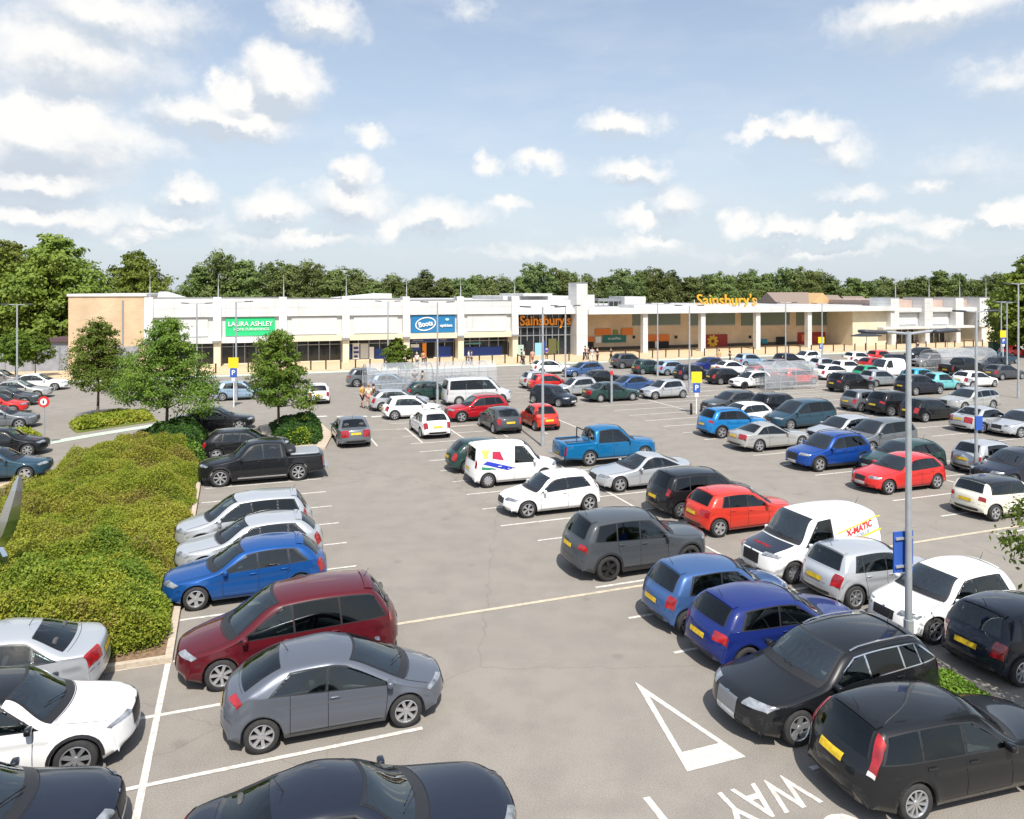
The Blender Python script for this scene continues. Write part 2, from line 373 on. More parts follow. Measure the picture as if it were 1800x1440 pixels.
def model(name, L, W, H, wb, fo, xcowl, xws, xrr, zc=.95, zh=.70, br=None, bf=None, rear=None, panes=None, split=(), wr=.315, ar=None, rim='seven',
          xmid=None, roofw=None, tail='hatch', doors=4, clad=False, rails=None, kn=None, gl=(0, .5), glm=None, vlight=False, pz=None, **kw):
    """builds the shared part meshes of one body style"""
    bf = zc - .10 if bf is None else bf; br = bf + .09 if br is None else br; roofw = W / 2 - .20 if roofw is None else roofw
    xm = (xws + xrr) / 2 if xmid is None else xmid
    if rear is None: rear = [(L - .26, .97), (L - .09, .86)]
    (x8, z8), (x9, z9) = rear
    zs_ = kw.get('sill', .21); K = [(.15, zs_ + .03, .23, zs_ + .085, W / 2 * .755), (.0, .42, .27, .42, None), (.05, zh, .33, zh - .07, None), (.20, zh + .08, .46, zh + .02, None),
         (xcowl, zc, xcowl + .24, zc - .07, None), (xws, H - .07, xws + .16, H - .14, roofw), (xm, H, xm + .05, H - .075, roofw + .02),
         (xrr, H - .05, xrr - .04, H - .125, roofw - .02), (x8, z8, x8 - .14, z8 - .05, None), (x9, z9, max(x9 - .22, x8 - .10), z9 - .05, None),
         (L, .50, L - .20, .46, None), (L - .07, .23, L - .17, .22, None)]
    e9 = K[9][2]; e10 = max(L - .20, e9 + .03); K[10] = (L, .50, e10, .46, None); K[11] = (L - .12, zs_ + .06, e10 + .03, zs_ + .115, W / 2 * .80)
    if kn:
        for i, v in kn.items(): K[i] = v
    sp = dict(L=L, W=W, K=K, xcowl=xcowl, bf=bf, br=br, wx=(fo, fo + wb), wr=wr, ar=ar or wr + .045, **kw)
    c = Shell(sp); P_ = []
    # ---- body
    ss = [0.0]; s = 0.0
    cand = np.linspace(0, c.ns, 1600); ex = c.ex(cand); last = 0; xs = [xw + d for xw in sp['wx'] for d in (-sp['ar'] + .002, sp['ar'] - .002)]
    for i in range(1, 1600):
        step = .045
        if ex[i] - ex[last] >= step or cand[i] - cand[last] >= .14: ss.append(float(cand[i])); last = i
    g0, g1 = kw.get('rg', (7.16, 7.88)); rgl = kw.get('rearglass', True)
    ss += [float(c.s_of(x)) for x in xs] + [float(c.ns), 4.05, 4.2, 4.93] + ([g0 + .02, g1 - .02] if rgl else []); ss = sorted(set(ss))
    P0, P1, T1 = panes; cuts = [(P0, xws + .16 + .10)] + [(a, a - .05) for a in split] + [(P1, T1)]
    quads = [(a + (.025 if a != P0 else .02), b - .02, at + (.025 if a != P0 else .02), bt - .02) for (a, at), (b, bt) in zip(cuts[:-1], cuts[1:])]
    def inpane(x, z, quad, lo=.02, hi=.05, e=0.):
        z0 = float(c.belt(x)) + lo; z1 = float(c.ez(c.s_of(x))) - hi
        if z1 <= z0 or z < z0 + e or z > z1 - e: return False
        zz0 = float(c.belt(quad[0])) + lo; t = (z - z0) / max(.05, float(c.ez(c.s_of((quad[2] + quad[3]) / 2))) - hi - zz0); t = min(max(t, 0), 1)
        return quad[0] + (quad[2] - quad[0]) * t + e < x < quad[1] + (quad[3] - quad[1]) * t - e
    qs = [0, .22, .44, .64, .82, .93, 1, 1.25, 1.5, 1.75, 2, 2.15, 2.3, 2.45, 2.6, 2.75, 2.88, 3, 3.07, 3.17, 3.268, 3.30, 3.42, 3.52, 3.68, 3.84, 4]
    vs_, fs, fm = [], [], []; ring = []
    for s in ss:
        half = [c.P(s, q) for q in qs]; e = half[-1]
        half += [Vector((e.x, e.y - .03, e.z + .005)), Vector((e.x, max(.3, c.Wd - .27), e.z + .01)), Vector((e.x, 0, e.z + .01))]
        if s > 11.999 or s < .001: pass
        full = [Vector((p.x, -p.y, p.z)) for p in half[::-1]] + half[1:]
        ring.append(full)
    n = len(ring[0]); nh = len(qs) + 3
    for r in ring: vs_ += [tuple(c.loc(p)) for p in r]
    for i in range(len(ring) - 1):
        sm = (ss[i] + ss[i + 1]) / 2; s0_, s1_ = ss[i], ss[i + 1]
        for j in range(n - 1):
            k = abs(j + .5 - (nh - 1)); kq = int(k); f = (i * n + j, i * n + j + 1, (i + 1) * n + j + 1, (i + 1) * n + j)
            if k > len(qs) - 1: fs.append(f); fm.append(1); continue
            qh = qs[kq + 1]; mi = 3 if 5.02 < sm < 7.0 and qh <= 2 else 0
            if 4.19 < s0_ and s1_ < 4.94:
                if qh <= .935: continue
                if qh <= 1.01: mi = 4
            elif 4.0 < s0_ and s1_ <= 4.21 and qh <= 1.01: mi = 4
            if rgl and g0 + .01 < s0_ + .001 and s1_ - .001 < g1 - .01:
                if qh <= .83: continue
                if qh <= .935: mi = 4
            if 1.9 < qh <= 3.01:
                pts = [ring[a // n][a % n] for a in f]; cxm_, czm_ = sum(p.x for p in pts) / 4, sum(p.z for p in pts) / 4; done = False
                for qd in quads:
                    if inpane(cxm_, czm_, qd):
                        if all(inpane(p.x, p.z, qd, e=-.004) for p in pts): done = True
                        else: mi = 4
                if done: continue
            fs.append(f); fm.append(mi)
    # panel gaps, in the body mesh
    def strip(rows, off, mi):
        v, f = c.sheet(rows, off, '', None); o = len(vs_); vs_.extend(v); fs.extend(tuple(a + o for a in q) for q in f); fm.extend([mi] * len(f))
    def vgap(xt, xb, zt, zbm, sg, w=.012):
        rows = []
        for d in (-w / 2, w / 2):
            r = []
            for k in range(9):
                t = k / 8; x = xt + (xb - xt) * t + d; z = zt + (zbm - zt) * t; r.append(Vector((x, sg * c.yside(x, z), z)))
            rows.append(r)
        strip(rows, .0025, 2)
    xa = xcowl + .24 + .10
    dl = [P0 + .05] + list(split)
    if kw.get('seams') is not None: dl = kw['seams']
    for sg in (-1, 1):
        for x in dl:
            zt = float(c.belt(x)) + .01; wxb = x
            for xw in sp['wx']:
                if abs(x - xw) < sp['ar'] + .03: wxb = xw + (sp['ar'] + .05) * (1 if x > xw else -1)
            vgap(x, wxb if abs(wxb - x) < .4 else x, zt, .27, sg)
        r0 = [[Vector((x, sg * c.yside(x, .27 + d), .27 + d)) for x in np.linspace(dl[0], min(dl[-1] + .02, sp['wx'][1] - sp['ar']), 10)] for d in (0, .012)]
        strip(r0, .0025, 2)
    for s0, q0, q1 in ((4.0 - .06, -.95, .95), (7.98 if tail != 'van' else 7.05, -.9, .9)):     # bonnet and tailgate lines
        strip([[c.P(s0 + d, q) for q in np.linspace(q0, q1, 13)] for d in (0, .018)], .002, 2)
    for sg in (-1, 1): strip([[c.P(s0, sg * (1.02 + d)) for s0 in np.linspace(3.05, 3.95, 10)] for d in (0, .06)], .0025, 2)
    for sv in (1.93, 9.62):      # bumper joints
        strip([[c.P(sv + d, q) for q in np.linspace(-2.0 if sv > 5 else -.62, 2.0 if sv > 5 else .62, 15)] for d in (0, .02)], .0022, 2)
    me = mesh('body', vs_, fs, [PAINT['white'], M_UNDER, M_GAP, PAINT['white'], M_TRIM], fm, True)
    P_.append(('body', me, (0, 0, 0), []))
    def part(name, rows, off, m, extra=None):
        v, f = c.sheet(rows, off, name, None)
        if extra: 
            for (rw, of) in extra:
                v2, f2 = c.sheet(rw, of, name, None); o = len(v); v += v2; f += [tuple(a + o for a in q) for q in f2]
        P_.append((name, mesh(name, v, f, [m], None, True), (0, 0, 0), []))
    # ---- glass
    wv, wf = [], []
    for rows in (c.sq(3.97, 4.20, -1.06, 1.06, 0, 3, 20), c.sq(4.93, 5.03, -1.06, 1.06, 0, 2, 20), c.sq(4.20, 4.93, .93, 1.06, 0, 10, 2), c.sq(4.20, 4.93, -1.06, -.93, 0, 10, 2)):
        v, f = c.sheet(rows, .004, '', None); o = len(wv); wv += v; wf += [tuple(a + o for a in q) for q in f]
    P_.append(('windscreen_seal', mesh('windscreen_seal', wv, wf, [M_TRIM], None, True), (0, 0, 0), []))
    part('windscreen', c.sq(4.17, 4.96, -.97, .97, .008, 12, 20), .008, M_GLASS)
    if rgl: part('rear_window', c.sq(g0, g1, -.88, .88, .007, 10, 18), .007, M_TINT if kw.get('tint') else M_WIN)
    for sg in (-1, 1):
        rows = c.side(P0 - .05, P1 + .04, cuts[0][1] - .06, T1 + .03, sg, lo=.0, hi=.028, n=70, m=16); v, f = c.sheet(rows, .003, '', None); f2 = []
        for q in f:
            cx_, cz_ = sum(c.L / 2 - v[a][0] for a in q) / 4, sum(v[a][2] for a in q) / 4
            if not any(inpane(cx_, cz_, qd, e=.006) for qd in quads): f2.append(q)
        P_.append(('window_surround', mesh('window_surround', v, f2, [kw.get('surround', M_TRIM)], None, True), (0, 0, 0), []))
        for qi, qd in enumerate(quads): part('side_window', c.side(*qd, sg), .0065, M_TINT if kw.get('tint') and qi else M_WIN)
    # ---- cabin behind the glass
    b = MB(); zf = min(float(c.belt(xcowl + .3)), bf) - .10; X = lambda x: L / 2 - x; wi = W / 2 - .20; xe = min(P1 + .1, L - .45)
    b.box(X(xe), X(xcowl + .38), -wi, wi, .30, zf)
    v, f = rounded_box(.42, 2 * wi - .04, .16, 4, .5); b.add([(q[0] + X(xcowl + .50), q[1], q[2] + zf) for q in v], f)
    b.lathe([(.17, -.012), (.185, 0), (.17, .012), (.155, 0)], 16, 'y', 0, True)
    nw = 4 * 16; sw = [Vector(q) for q in b.v[-64:]]; rot = Matrix.Rotation(R(62), 4, 'Z') ; b.v[-64:] = [tuple(Matrix.Rotation(R(-25), 3, 'Y') @ Vector((q.y, q.x, q.z)) + Vector((X(xcowl + .78), -.36, zf + .10))) for q in sw]
    P_.append(('dashboard', mesh('dashboard', b.v, b.f, [M_CABIN], b.m), (0, 0, 0), []))
    xs1 = xws + .16 + .62; seats = [(xs1, sg * .36) for sg in (-1, 1)]; xs2 = xs1 + .82
    if xs2 < xe - .1 and name not in ('van', 'smallvan'): seats += [(xs2, -.40), (xs2, .40)] + ([(xs2 + .85, -.38), (xs2 + .85, .38)] if L > 4.75 and name in ('galaxy', 'minibus') else [])
    for (x, y) in seats:
        sb_ = MB(); hz_ = min(H - .38, zf + .30); v, f = rounded_box(.13, .46, hz_ - zf + .25, 4, .45); sb_.add([(q[0] + X(x) - q[2] * .22, q[1] + y, q[2] + (hz_ + zf) / 2 - .12) for q in v], f)
        v, f = rounded_box(.10, .26, .16, 4, .6); sb_.add([(q[0] + X(x) - .07, q[1] + y, q[2] + hz_ + .10) for q in v], f)
        P_.append(('seat', mesh('seat', sb_.v, sb_.f, [M_SEAT], None, True), (0, 0, 0), []))
    # ---- lamps, grille, plates
    hl = kw.get('hl', (1.80, 2.75, .62, 1.95)); tl = kw.get('tl', (8.3, 9.6, .84, 3.06))
    for sg in (-1, 1):
        part('headlight', c.sq(hl[0], hl[1], sg * hl[2], sg * hl[3], 0, 7, 9, s0b=hl[0] + .35, s1b=hl[1] + .25), .007, M_LAMP)
        part('tail_light', c.sq(tl[0], tl[1], sg * tl[2], sg * tl[3], 0, 10, 8), .008, M_RED)
    if vlight:
        for sg in (-1, 1): part('reversing_light', c.sq(8.7, 9.1, sg * 1.0, sg * 1.8, 0, 4, 5), .012, M_REDC)
    gq = kw.get('grille', (1.25, 2.05, .5)); part('grille', c.sq(gq[0], gq[1], -gq[2], gq[2], 0, 5, 10), .006, glm or M_TRIM)
    if kw.get('badge', True): part('bonnet_badge', c.sq(2.1, 2.3, -.06, .06, 0, 3, 4), .012, M_CHR)
    part('air_intake', c.sq(.30, .85, -.66, .66, 0, 5, 12), .006, M_TRIM)
    part('rear_bumper_trim', c.sq(10.25, 10.8, -.8, .8, 0, 4, 12), .006, M_TRIM)
    def plate(name, s, m, back):
        d = (c.P(s + .05, 0) - c.P(s - .05, 0)).length / .1; hs = .058 / max(d, .05); q = .26 / (.86 * max(.4, float(c.ey(s))))
        part(name, c.sq(s - hs, s + hs, -q, q, 0, 3, 8), .014, m)
    plate('number_plate', .95, M_WPL, False); plate('number_plate', kw.get('ps', 9.45), M_YPL, True)
    # ---- mirrors, handles
    for sg in (-1, 1):
        xm_ = xcowl + .24 + .22; zz = float(c.belt(xm_)) + .055; y = c.yside(xm_, zz) + .085
        v, f = rounded_box(.12, .19, .125, 4, .55)
        P_.append(('door_mirror', mesh('door_mirror', v, f, [PAINT['white']], None, True), tuple(c.loc(Vector((xm_, sg * y, zz)))), [], (0, 0, 0)))
        hd = kw.get('hx', [a - .14 for a in (list(split)[:2] if doors == 4 else list(split)[:1])])
        for x in hd:
            z = float(c.belt(x)) - .10; v, f = rounded_box(.19, .035, .032, 3, .6)
            P_.append(('door_handle', mesh('door_handle', v, f, [PAINT['white']], None, True), tuple(c.loc(Vector((x, sg * (c.yside(x, z) + .014), z)))), [], (0, 0, 0)))
    if clad:
        for sg in (-1, 1):
            for xw in sp['wx']:
                rows = []
                for rr in (sp['ar'] + .001, sp['ar'] + .055):
                    r = []
                    for k in range(15):
                        a = math.pi * (-.02 + 1.04 * k / 14); x = xw - math.cos(a) * rr; z = max(.2, wr + math.sin(a) * rr); r.append(Vector((x, sg * c.yside(x, z), z)))
                    rows.append(r)
                part('arch_trim', rows, .008, M_TRIM)
            xs_ = np.linspace(sp['wx'][0] + sp['ar'] + .03, sp['wx'][1] - sp['ar'] - .03, 8)
            part('sill_trim', [[Vector((x, sg * c.yside(x, z), z)) for x in xs_] for z in (.215, .27, .33)], .008, M_TRIM)
    if rails:
        for sg in (-1, 1):
            b = MB(); pts = [c.loc(c.P(s, sg * 1.02)) + Vector((0, 0, .02 + (.03 if 0 < i < 9 else 0))) for i, s in enumerate(np.linspace(5.1, 7.0, 10))]
            b.path(pts, .016, 6); P_.append(('roof_rail', mesh('roof_rail', b.v, b.f, [rails], b.m), (0, 0, 0), []))
    if kw.get('aerial', True):
        b = MB(); p = c.loc(c.P(kw.get('aers', 6.9), 0)); b.tube((0, 0, -.01), (-.13, 0, .20), .009, .004, 6); P_.append(('aerial', mesh('aerial', b.v, b.f, [M_TRIM], b.m), tuple(p), []))
    for sg in (-1, 1):
        b = MB(); a0 = c.loc(c.P(4.12, sg * .1 + .05)); a1 = c.loc(c.P(4.32, sg * .1 - .62)); b.tube(a0 + Vector((0, 0, .02)), a1 + Vector((.01, 0, .025)), .009, .006, 5)
        P_.append(('wiper', mesh('wiper', b.v, b.f, [M_TRIM], b.m), (0, 0, 0), []))
    if kw.get('spoiler', tail == 'hatch'):
        r = c.sq(6.86, 7.13, -.93, .93, 0, 4, 14); part('roof_spoiler', r, .022, PAINT['white'])
    MODELS[name] = dict(parts=P_, L=L, W=W, wx=[L / 2 - x for x in sp['wx']], wr=wr, tr=W / 2 - .115, rim=rim, shell=c, wb=wb, fo=fo)
    return c
WHEELS = {}
CARS = []
def put(modelname, color, px, py, ref, head, label, name='parked_car', cat='car', rim=None, roof=None, dyaw=0, group='cars parked in the retail park', trim=None, mirror=None, swap=None, at=None):
    """ref: m/r/f = near-side sill centre / rear wheel / front wheel contact, e = tail end, n = nose end, c = centre"""
    md = MODELS[modelname]; L, Wd = md['L'], md['W']
    yaw = {'R': 20, 'L': 200, 'A': 110, 'C': 290}.get(head, head if not isinstance(head, str) else 0) + dyaw; yr = R(yaw)
    fw = Vector((math.cos(yr), math.sin(yr), 0)); lt = Vector((-fw.y, fw.x, 0)); g = G(px, py) if at is None else Vector((at[0], at[1], 0))
    near = lt if lt.y < 0 else -lt; fx = md['wx']
    if ref == 'm': c = g - near * (Wd / 2 - .05)
    elif ref == 'f': c = g - near * (Wd / 2 - .05) - fw * fx[0]
    elif ref == 'r': c = g - near * (Wd / 2 - .05) - fw * fx[1]
    elif ref == 'e': c = g + fw * (L / 2 - .05)
    elif ref == 'n': c = g - fw * (L / 2 - .05)
    else: c = g
    root = empty(name, c, yr, label=label, category=cat, group=group)
    pm = PAINT[color]; rm = PAINT[roof] if roof else pm
    def slots(o, nm):
        if nm in ('body', 'door_mirror', 'door_handle', 'roof_spoiler'):
            m0 = PAINT[mirror] if (mirror and nm == 'door_mirror') else (rm if nm == 'roof_spoiler' else pm)
            o.material_slots[0].link = 'OBJECT'; o.material_slots[0].material = m0
            if nm == 'body': o.material_slots[3].link = 'OBJECT'; o.material_slots[3].material = rm
        elif swap and nm in swap: o.material_slots[0].link = 'OBJECT'; o.material_slots[0].material = swap[nm]
    for p in md['parts']:
        o = obj(p[0], p[1], root, p[2], p[4] if len(p) > 4 else (0, 0, 0)); slots(o, p[0])
        for ch in p[3]: obj(ch[0], ch[1], o)
    kind = rim or md['rim']; key = (round(md['wr'], 3), kind)
    if key not in WHEELS: WHEELS[key] = wheel_mesh(md['wr'], .205, kind)
    ty, ri = WHEELS[key]
    for x in md['wx']:
        for sg in (-1, 1):
            w = obj('wheel', ty, root, (x, sg * md['tr'], md['wr']), (0, 0, 0 if sg > 0 else math.pi))
            ro = obj('rim', ri, w, (0, 0, 0), (0, (px * 7 + py * 3 + x * 5) % 6.28, 0))
    CARS.append((label, root)); return root
# ---- body styles (metres)
model('small5', 3.97, 1.70, 1.46, 2.49, .80, 1.02, 1.72, 3.35, zc=.96, zh=.70, panes=(1.32, 3.25, 3.10), split=(2.22, 2.98), rim='seven', rear=[(3.74, .98), (3.90, .86)], br=.98)
model('small3', 4.02, 1.69, 1.45, 2.51, .82, 1.02, 1.72, 3.38, zc=.94, zh=.69, panes=(1.30, 3.38, 3.12), split=(2.45,), doors=2, rim='five', rear=[(3.80, 1.0), (3.94, .88)], br=1.0, bf=.85, tl=(7.6, 8.7, 1.0, 1.9))
model('clio3', 3.99, 1.72, 1.49, 2.575, .80, .98, 1.66, 3.36, zc=.97, zh=.70, panes=(1.28, 3.32, 3.14), split=(2.40,), doors=2, rim='ten', rear=[(3.80, 1.0), (3.93, .88)], br=.98, tl=(8.2, 9.5, .86, 3.05))
model('clio4', 4.06, 1.73, 1.45, 2.59, .84, 1.05, 1.78, 3.40, zc=.98, zh=.72, panes=(1.36, 3.30, 3.14), split=(2.28, 3.02), rim='five', rear=[(3.86, 1.02), (3.99, .90)], br=1.02, tl=(8.6, 9.5, .66, 3.06), tint=True)
model('golf', 4.26, 1.78, 1.46, 2.62, .88, 1.15, 1.88, 3.60, zc=.98, zh=.72, panes=(1.48, 3.62, 3.40), split=(2.62,), doors=2, rim='dark', rear=[(4.05, 1.03), (4.18, .90)], br=1.0, tl=(8.7, 9.4, .72, 3.06), tint=True)
model('hatch', 4.32, 1.77, 1.45, 2.64, .88, 1.15, 1.95, 3.55, zc=.96, zh=.70, panes=(1.50, 3.72, 3.40), split=(2.45, 3.25), rim='five', rear=[(4.10, 1.02), (4.24, .88)], br=.99)
model('series1', 4.24, 1.75, 1.42, 2.66, .75, 1.32, 2.02, 3.50, zc=.95, zh=.70, panes=(1.66, 3.68, 3.38), split=(2.55, 3.25), rim='twin', rear=[(4.02, .98), (4.16, .86)], br=.96, grille=(1.35, 2.1, .42))
model('civic', 4.25, 1.77, 1.46, 2.635, .86, .72, 1.78, 3.10, zc=.94, zh=.66, xmid=2.30, panes=(1.12, 3.35, 2.98), split=(2.35,), rim='seven', rear=[(3.92, 1.06), (4.14, .92)], br=1.03, bf=.85, hx=[2.2],
      hl=(2.1, 2.75, .50, 1.9), tl=(8.3, 9.0, .70, 2.2), ps=9.5, seams=[1.2, 2.32, 3.0], glm=M_TRIM, badge=False, spoiler=False, rg=(7.10, 7.90), tint=False)
model('mini', 3.72, 1.68, 1.41, 2.47, .68, 1.02, 1.40, 3.28, zc=.98, zh=.74, panes=(1.30, 3.25, 3.20), split=(2.30,), doors=2, rim='twin', wr=.305, rear=[(3.60, .98), (3.68, .84)], br=.97, bf=.90, roofw=.66, tl=(8.6, 9.3, .80, 1.8), hl=(2.1, 3.0, .60, 1.2))
model('bubble', 3.55, 1.63, 1.49, 2.30, .68, .92, 1.42, 2.75, zc=.95, zh=.72, panes=(1.20, 2.75, 2.62), split=(2.12,), doors=2, rim='five', wr=.30, rear=[(3.28, .98), (3.48, .80)], br=.98, roofw=.60, tl=(8.6, 9.2, .75, 1.6), xmid=2.0)
model('estate', 4.82, 1.86, 1.50, 2.74, .98, 1.35, 2.20, 4.10, zc=.98, zh=.74, panes=(1.72, 4.42, 4.02), split=(2.70, 3.55, 3.98), rim='five', wr=.335, rear=[(4.58, 1.08), (4.74, .92)], br=1.04, rails=M_CHR, tint=True,
      surround=M_CHR, tl=(8.3, 9.1, .90, 3.12), grille=(1.15, 2.2, .42), glm=mat('silver_grille', (.28, .29, .31), .4, metal=.6), hl=(1.9, 2.95, .58, 1.95))
model('volvo', 4.52, 1.77, 1.46, 2.64, .90, 1.25, 2.02, 3.95, zc=.97, zh=.72, panes=(1.58, 4.10, 3.90), split=(2.55, 3.38), rim='ten', rear=[(4.34, .98), (4.46, .84)], br=.97, tl=(7.15, 9.0, 1.0, 1.95), roofw=.64, rails=None, vlight=True, tint=True, ps=8.9)
model('saloon', 4.62, 1.80, 1.45, 2.72, .90, 1.22, 2.05, 3.28, zc=.95, zh=.69, panes=(1.60, 3.72, 3.25), split=(2.60, 3.42), rim='five', rear=[(4.02, 1.02), (4.52, .98)], br=.97, tail='saloon', aers=6.8, tl=(9.0, 9.7, .55, 2.1), rg=(7.1, 7.9), xmid=2.6)
model('coupe', 4.63, 1.85, 1.38, 2.75, .87, 1.40, 2.22, 3.10, zc=.93, zh=.69, panes=(1.74, 3.74, 3.18), split=(3.0,), doors=2, rim='five', wr=.33, rear=[(4.02, .99), (4.54, .95)], br=.95, tail='saloon', tl=(9.0, 9.6, .60, 2.2), xmid=2.6, roofw=.60)
model('bigsaloon', 4.84, 1.86, 1.48, 2.74, 1.0, 1.38, 2.25, 3.42, zc=.97, zh=.73, panes=(1.76, 4.02, 3.45), split=(2.75, 3.62), rim='five', wr=.335, rear=[(4.28, 1.08), (4.74, 1.03)], br=1.0, tail='saloon', tl=(8.9, 9.5, .62, 2.6), roofw=.62, xmid=2.85)
model('mpv', 4.35, 1.80, 1.62, 2.70, .86, .92, 1.78, 3.72, zc=1.03, zh=.74, panes=(1.26, 3.85, 3.68), split=(2.40, 3.20), rim='seven', rear=[(4.16, 1.08), (4.28, .92)], br=1.06, tint=True, tl=(7.8, 9.0, .98, 3.02))
model('galaxy', 4.80, 1.88, 1.70, 2.84, .94, .95, 1.98, 4.10, zc=1.04, zh=.74, panes=(1.28, 4.40, 4.15), split=(2.42, 3.42), rim='seven', wr=.33, rear=[(4.62, 1.10), (4.74, .92)], br=1.06, tint=True, rails=None, tl=(7.95, 8.9, 1.0, 1.95), hl=(1.9, 2.8, .62, 1.95))
model('suv', 4.60, 1.90, 1.72, 2.74, .90, 1.25, 1.95, 3.95, zc=1.13, zh=.88, panes=(1.62, 4.05, 3.86), split=(2.60, 3.35), rim='dark', wr=.37, rear=[(4.40, 1.18), (4.52, 1.02)], br=1.17, sill=.27, clad=True, tint=True, roofw=.72, hl=(1.85, 2.65, .66, 1.95), tl=(8.6, 9.2, .80, 3.06), ps=9.2)
model('crossover', 4.32, 1.81, 1.62, 2.62, .88, 1.12, 1.86, 3.62, zc=1.06, zh=.82, panes=(1.48, 3.74, 3.46), split=(2.45, 3.20), rim='five', wr=.35, rear=[(4.10, 1.12), (4.24, .96)], br=1.11, sill=.25, clad=True, tint=True, tl=(8.4, 9.1, .74, 3.08), rails=M_TRIM)
model('captur', 4.23, 1.80, 1.58, 2.64, .88, 1.10, 1.84, 3.52, zc=1.05, zh=.80, panes=(1.46, 3.62, 3.32), split=(2.42, 3.16), rim='seven', wr=.345, rear=[(4.02, 1.12), (4.15, .96)], br=1.11, sill=.24, clad=True, tint=True, hl=(1.9, 2.55, .56, 1.9), grille=(1.3, 2.05, .58))
model('smallvan', 4.10, 1.80, 1.81, 2.60, .82, .85, 1.55, 3.85, zc=1.06, zh=.78, panes=(1.22, 2.18, 2.14), split=(), rim='steel', wr=.31, rear=[(4.04, 1.08), (4.07, .86)], br=1.02, bf=.94, tail='van', roofw=.72, hx=[2.05, 2.9], seams=[1.28, 2.25, 3.02],
      tl=(7.75, 8.8, 1.0, 2.0), rg=(7.2, 7.85), spoiler=False, doors=2, ft=.15, rt=.06, ps=9.3)
model('van', 4.32, 1.83, 1.82, 2.70, .86, .95, 1.60, 4.02, zc=1.10, zh=.82, panes=(1.30, 2.28, 2.24), split=(), rim='steel', wr=.32, rear=[(4.26, 1.1), (4.29, .88)], br=1.04, bf=.98, tail='van', roofw=.75, hx=[2.15, 3.0], seams=[1.36, 2.36, 3.15],
      tl=(7.5, 8.9, 1.05, 2.0), rearglass=False, spoiler=False, doors=2, ft=.15, rt=.06, ps=9.3, hl=(1.9, 2.8, .62, 1.95))
model('minibus', 5.30, 1.99, 1.97, 3.30, 1.0, .95, 1.75, 5.00, zc=1.22, zh=.86, panes=(1.40, 4.95, 4.90), split=(2.45, 3.75), rim='steel', wr=.34, rear=[(5.24, 1.15), (5.27, .9)], br=1.20, bf=1.12, tail='van', roofw=.82, hx=[2.3], seams=[1.45, 2.5, 3.8],
      tl=(7.8, 9.0, 1.05, 2.0), rg=(7.15, 7.85), spoiler=False, doors=2, ft=.15, rt=.06, tint=True)
_pk = lambda L, cab: {7: (cab, 1.70, cab - .02, 1.62, .62), 8: (cab + .16, 1.14, cab + .14, 1.09, None), 9: (L - .12, 1.13, L - .22, 1.08, None), 10: (L - .02, .60, L - .14, .56, None), 11: (L - .1, .42, L - .12, .40, None)}
model('pickup', 5.35, 1.86, 1.80, 3.22, .92, 1.30, 2.02, 3.40, zc=1.18, zh=.92, panes=(1.68, 3.46, 3.38), split=(2.68,), rim='seven', wr=.385, kn=_pk(5.35, 3.55), br=1.10, bf=1.08, sill=.34, tail='pick', roofw=.66, clad=True, rt=.03, rd=.5,
      tl=(9.25, 9.95, 1.0, 2.0), rg=(7.12, 7.8), spoiler=False, hx=[2.5, 3.35], seams=[1.74, 2.64, 3.62], aerial=False, ps=10.1, hl=(1.85, 2.65, .66, 1.95))
model('pickup2', 5.28, 1.82, 1.78, 3.00, .90, 1.30, 2.00, 3.32, zc=1.16, zh=.90, panes=(1.66, 3.40, 3.30), split=(2.64,), rim='five', wr=.375, kn=_pk(5.28, 3.48), br=1.08, bf=1.06, sill=.34, tail='pick', roofw=.64, rt=.03, rd=.5,
      tl=(9.25, 9.95, 1.0, 2.0), rg=(7.12, 7.8), spoiler=False, hx=[2.48, 3.28], seams=[1.72, 2.62, 3.54], aerial=False, ps=10.1, hl=(1.85, 2.65, .66, 1.95))
# ================================================================ the cars, near to far
def H(*a, **k): return put(*a, name='hatchback_car', cat='car', **k)
def S_(*a, **k): return put(*a, name='saloon_car', cat='car', **k)
def U(*a, **k): return put(*a, name='suv_car', cat='car', **k)
def E_(*a, **k): return put(*a, name='estate_car', cat='car', **k)
def V_(*a, **k): return put(*a, name='delivery_van', cat='van', **k)
def P_(*a, **k): return put(*a, name='pickup_truck', cat='pickup', **k)
def M_(*a, **k): return put(*a, name='people_carrier', cat='car', **k)
# left block
S_('bigsaloon', 'navy', 0, 0, 'c', 'R', 'dark navy car seen from above at the bottom edge, only roof, windscreen and bonnet visible', at=(-2.30, 10.55))
H('civic', 'civic', 460, 1325, 'r', 'R', 'steel grey coupe-like hatchback with seven-spoke wheels beside the maroon people carrier', dyaw=-2)
gal = M_('galaxy', 'maroon', 389, 1215, 'f', 'L', 'maroon people carrier with its front window open, nose at the kerb')
H('hatch', 'blue', 344, 1074, 'f', 'L', 'bright blue five-door hatchback between the silver hatchback and the maroon people carrier', rim='five')
H('hatch', 'silver', 442, 1007, 'm', 'L', 'silver hatchback parked between the blue hatchback and the silver people carrier')
M_('mpv', 'silver', 432, 966, 'm', 'L', 'silver people carrier farthest from the camera of the three cars noses by the shrub bed')
rg = P_('pickup', 'black', 387, 857, 'f', 'L', 'black double-cab pickup with a covered bed beside the shrub bed')
E_('hatch', 'black', 432, 808, 'm', 'R', 'dark grey car parked just behind the black pickup')
S_('saloon', 'black', 376, 760, 'm', 'R', 'black saloon half hidden behind the middle kerbside tree')
S_('bigsaloon', 'silver', 0, 0, 'c', 'L', 'silver coupe-shaped saloon with red tail lights by the corner of the shrub bed', at=(-10.95, 15.0))
U('captur', 'white', 0, 0, 'c', 'R', 'white crossover with black roof and black wheel-arch trim at the left edge', at=(-8.95, 13.0), roof='black', mirror='black')
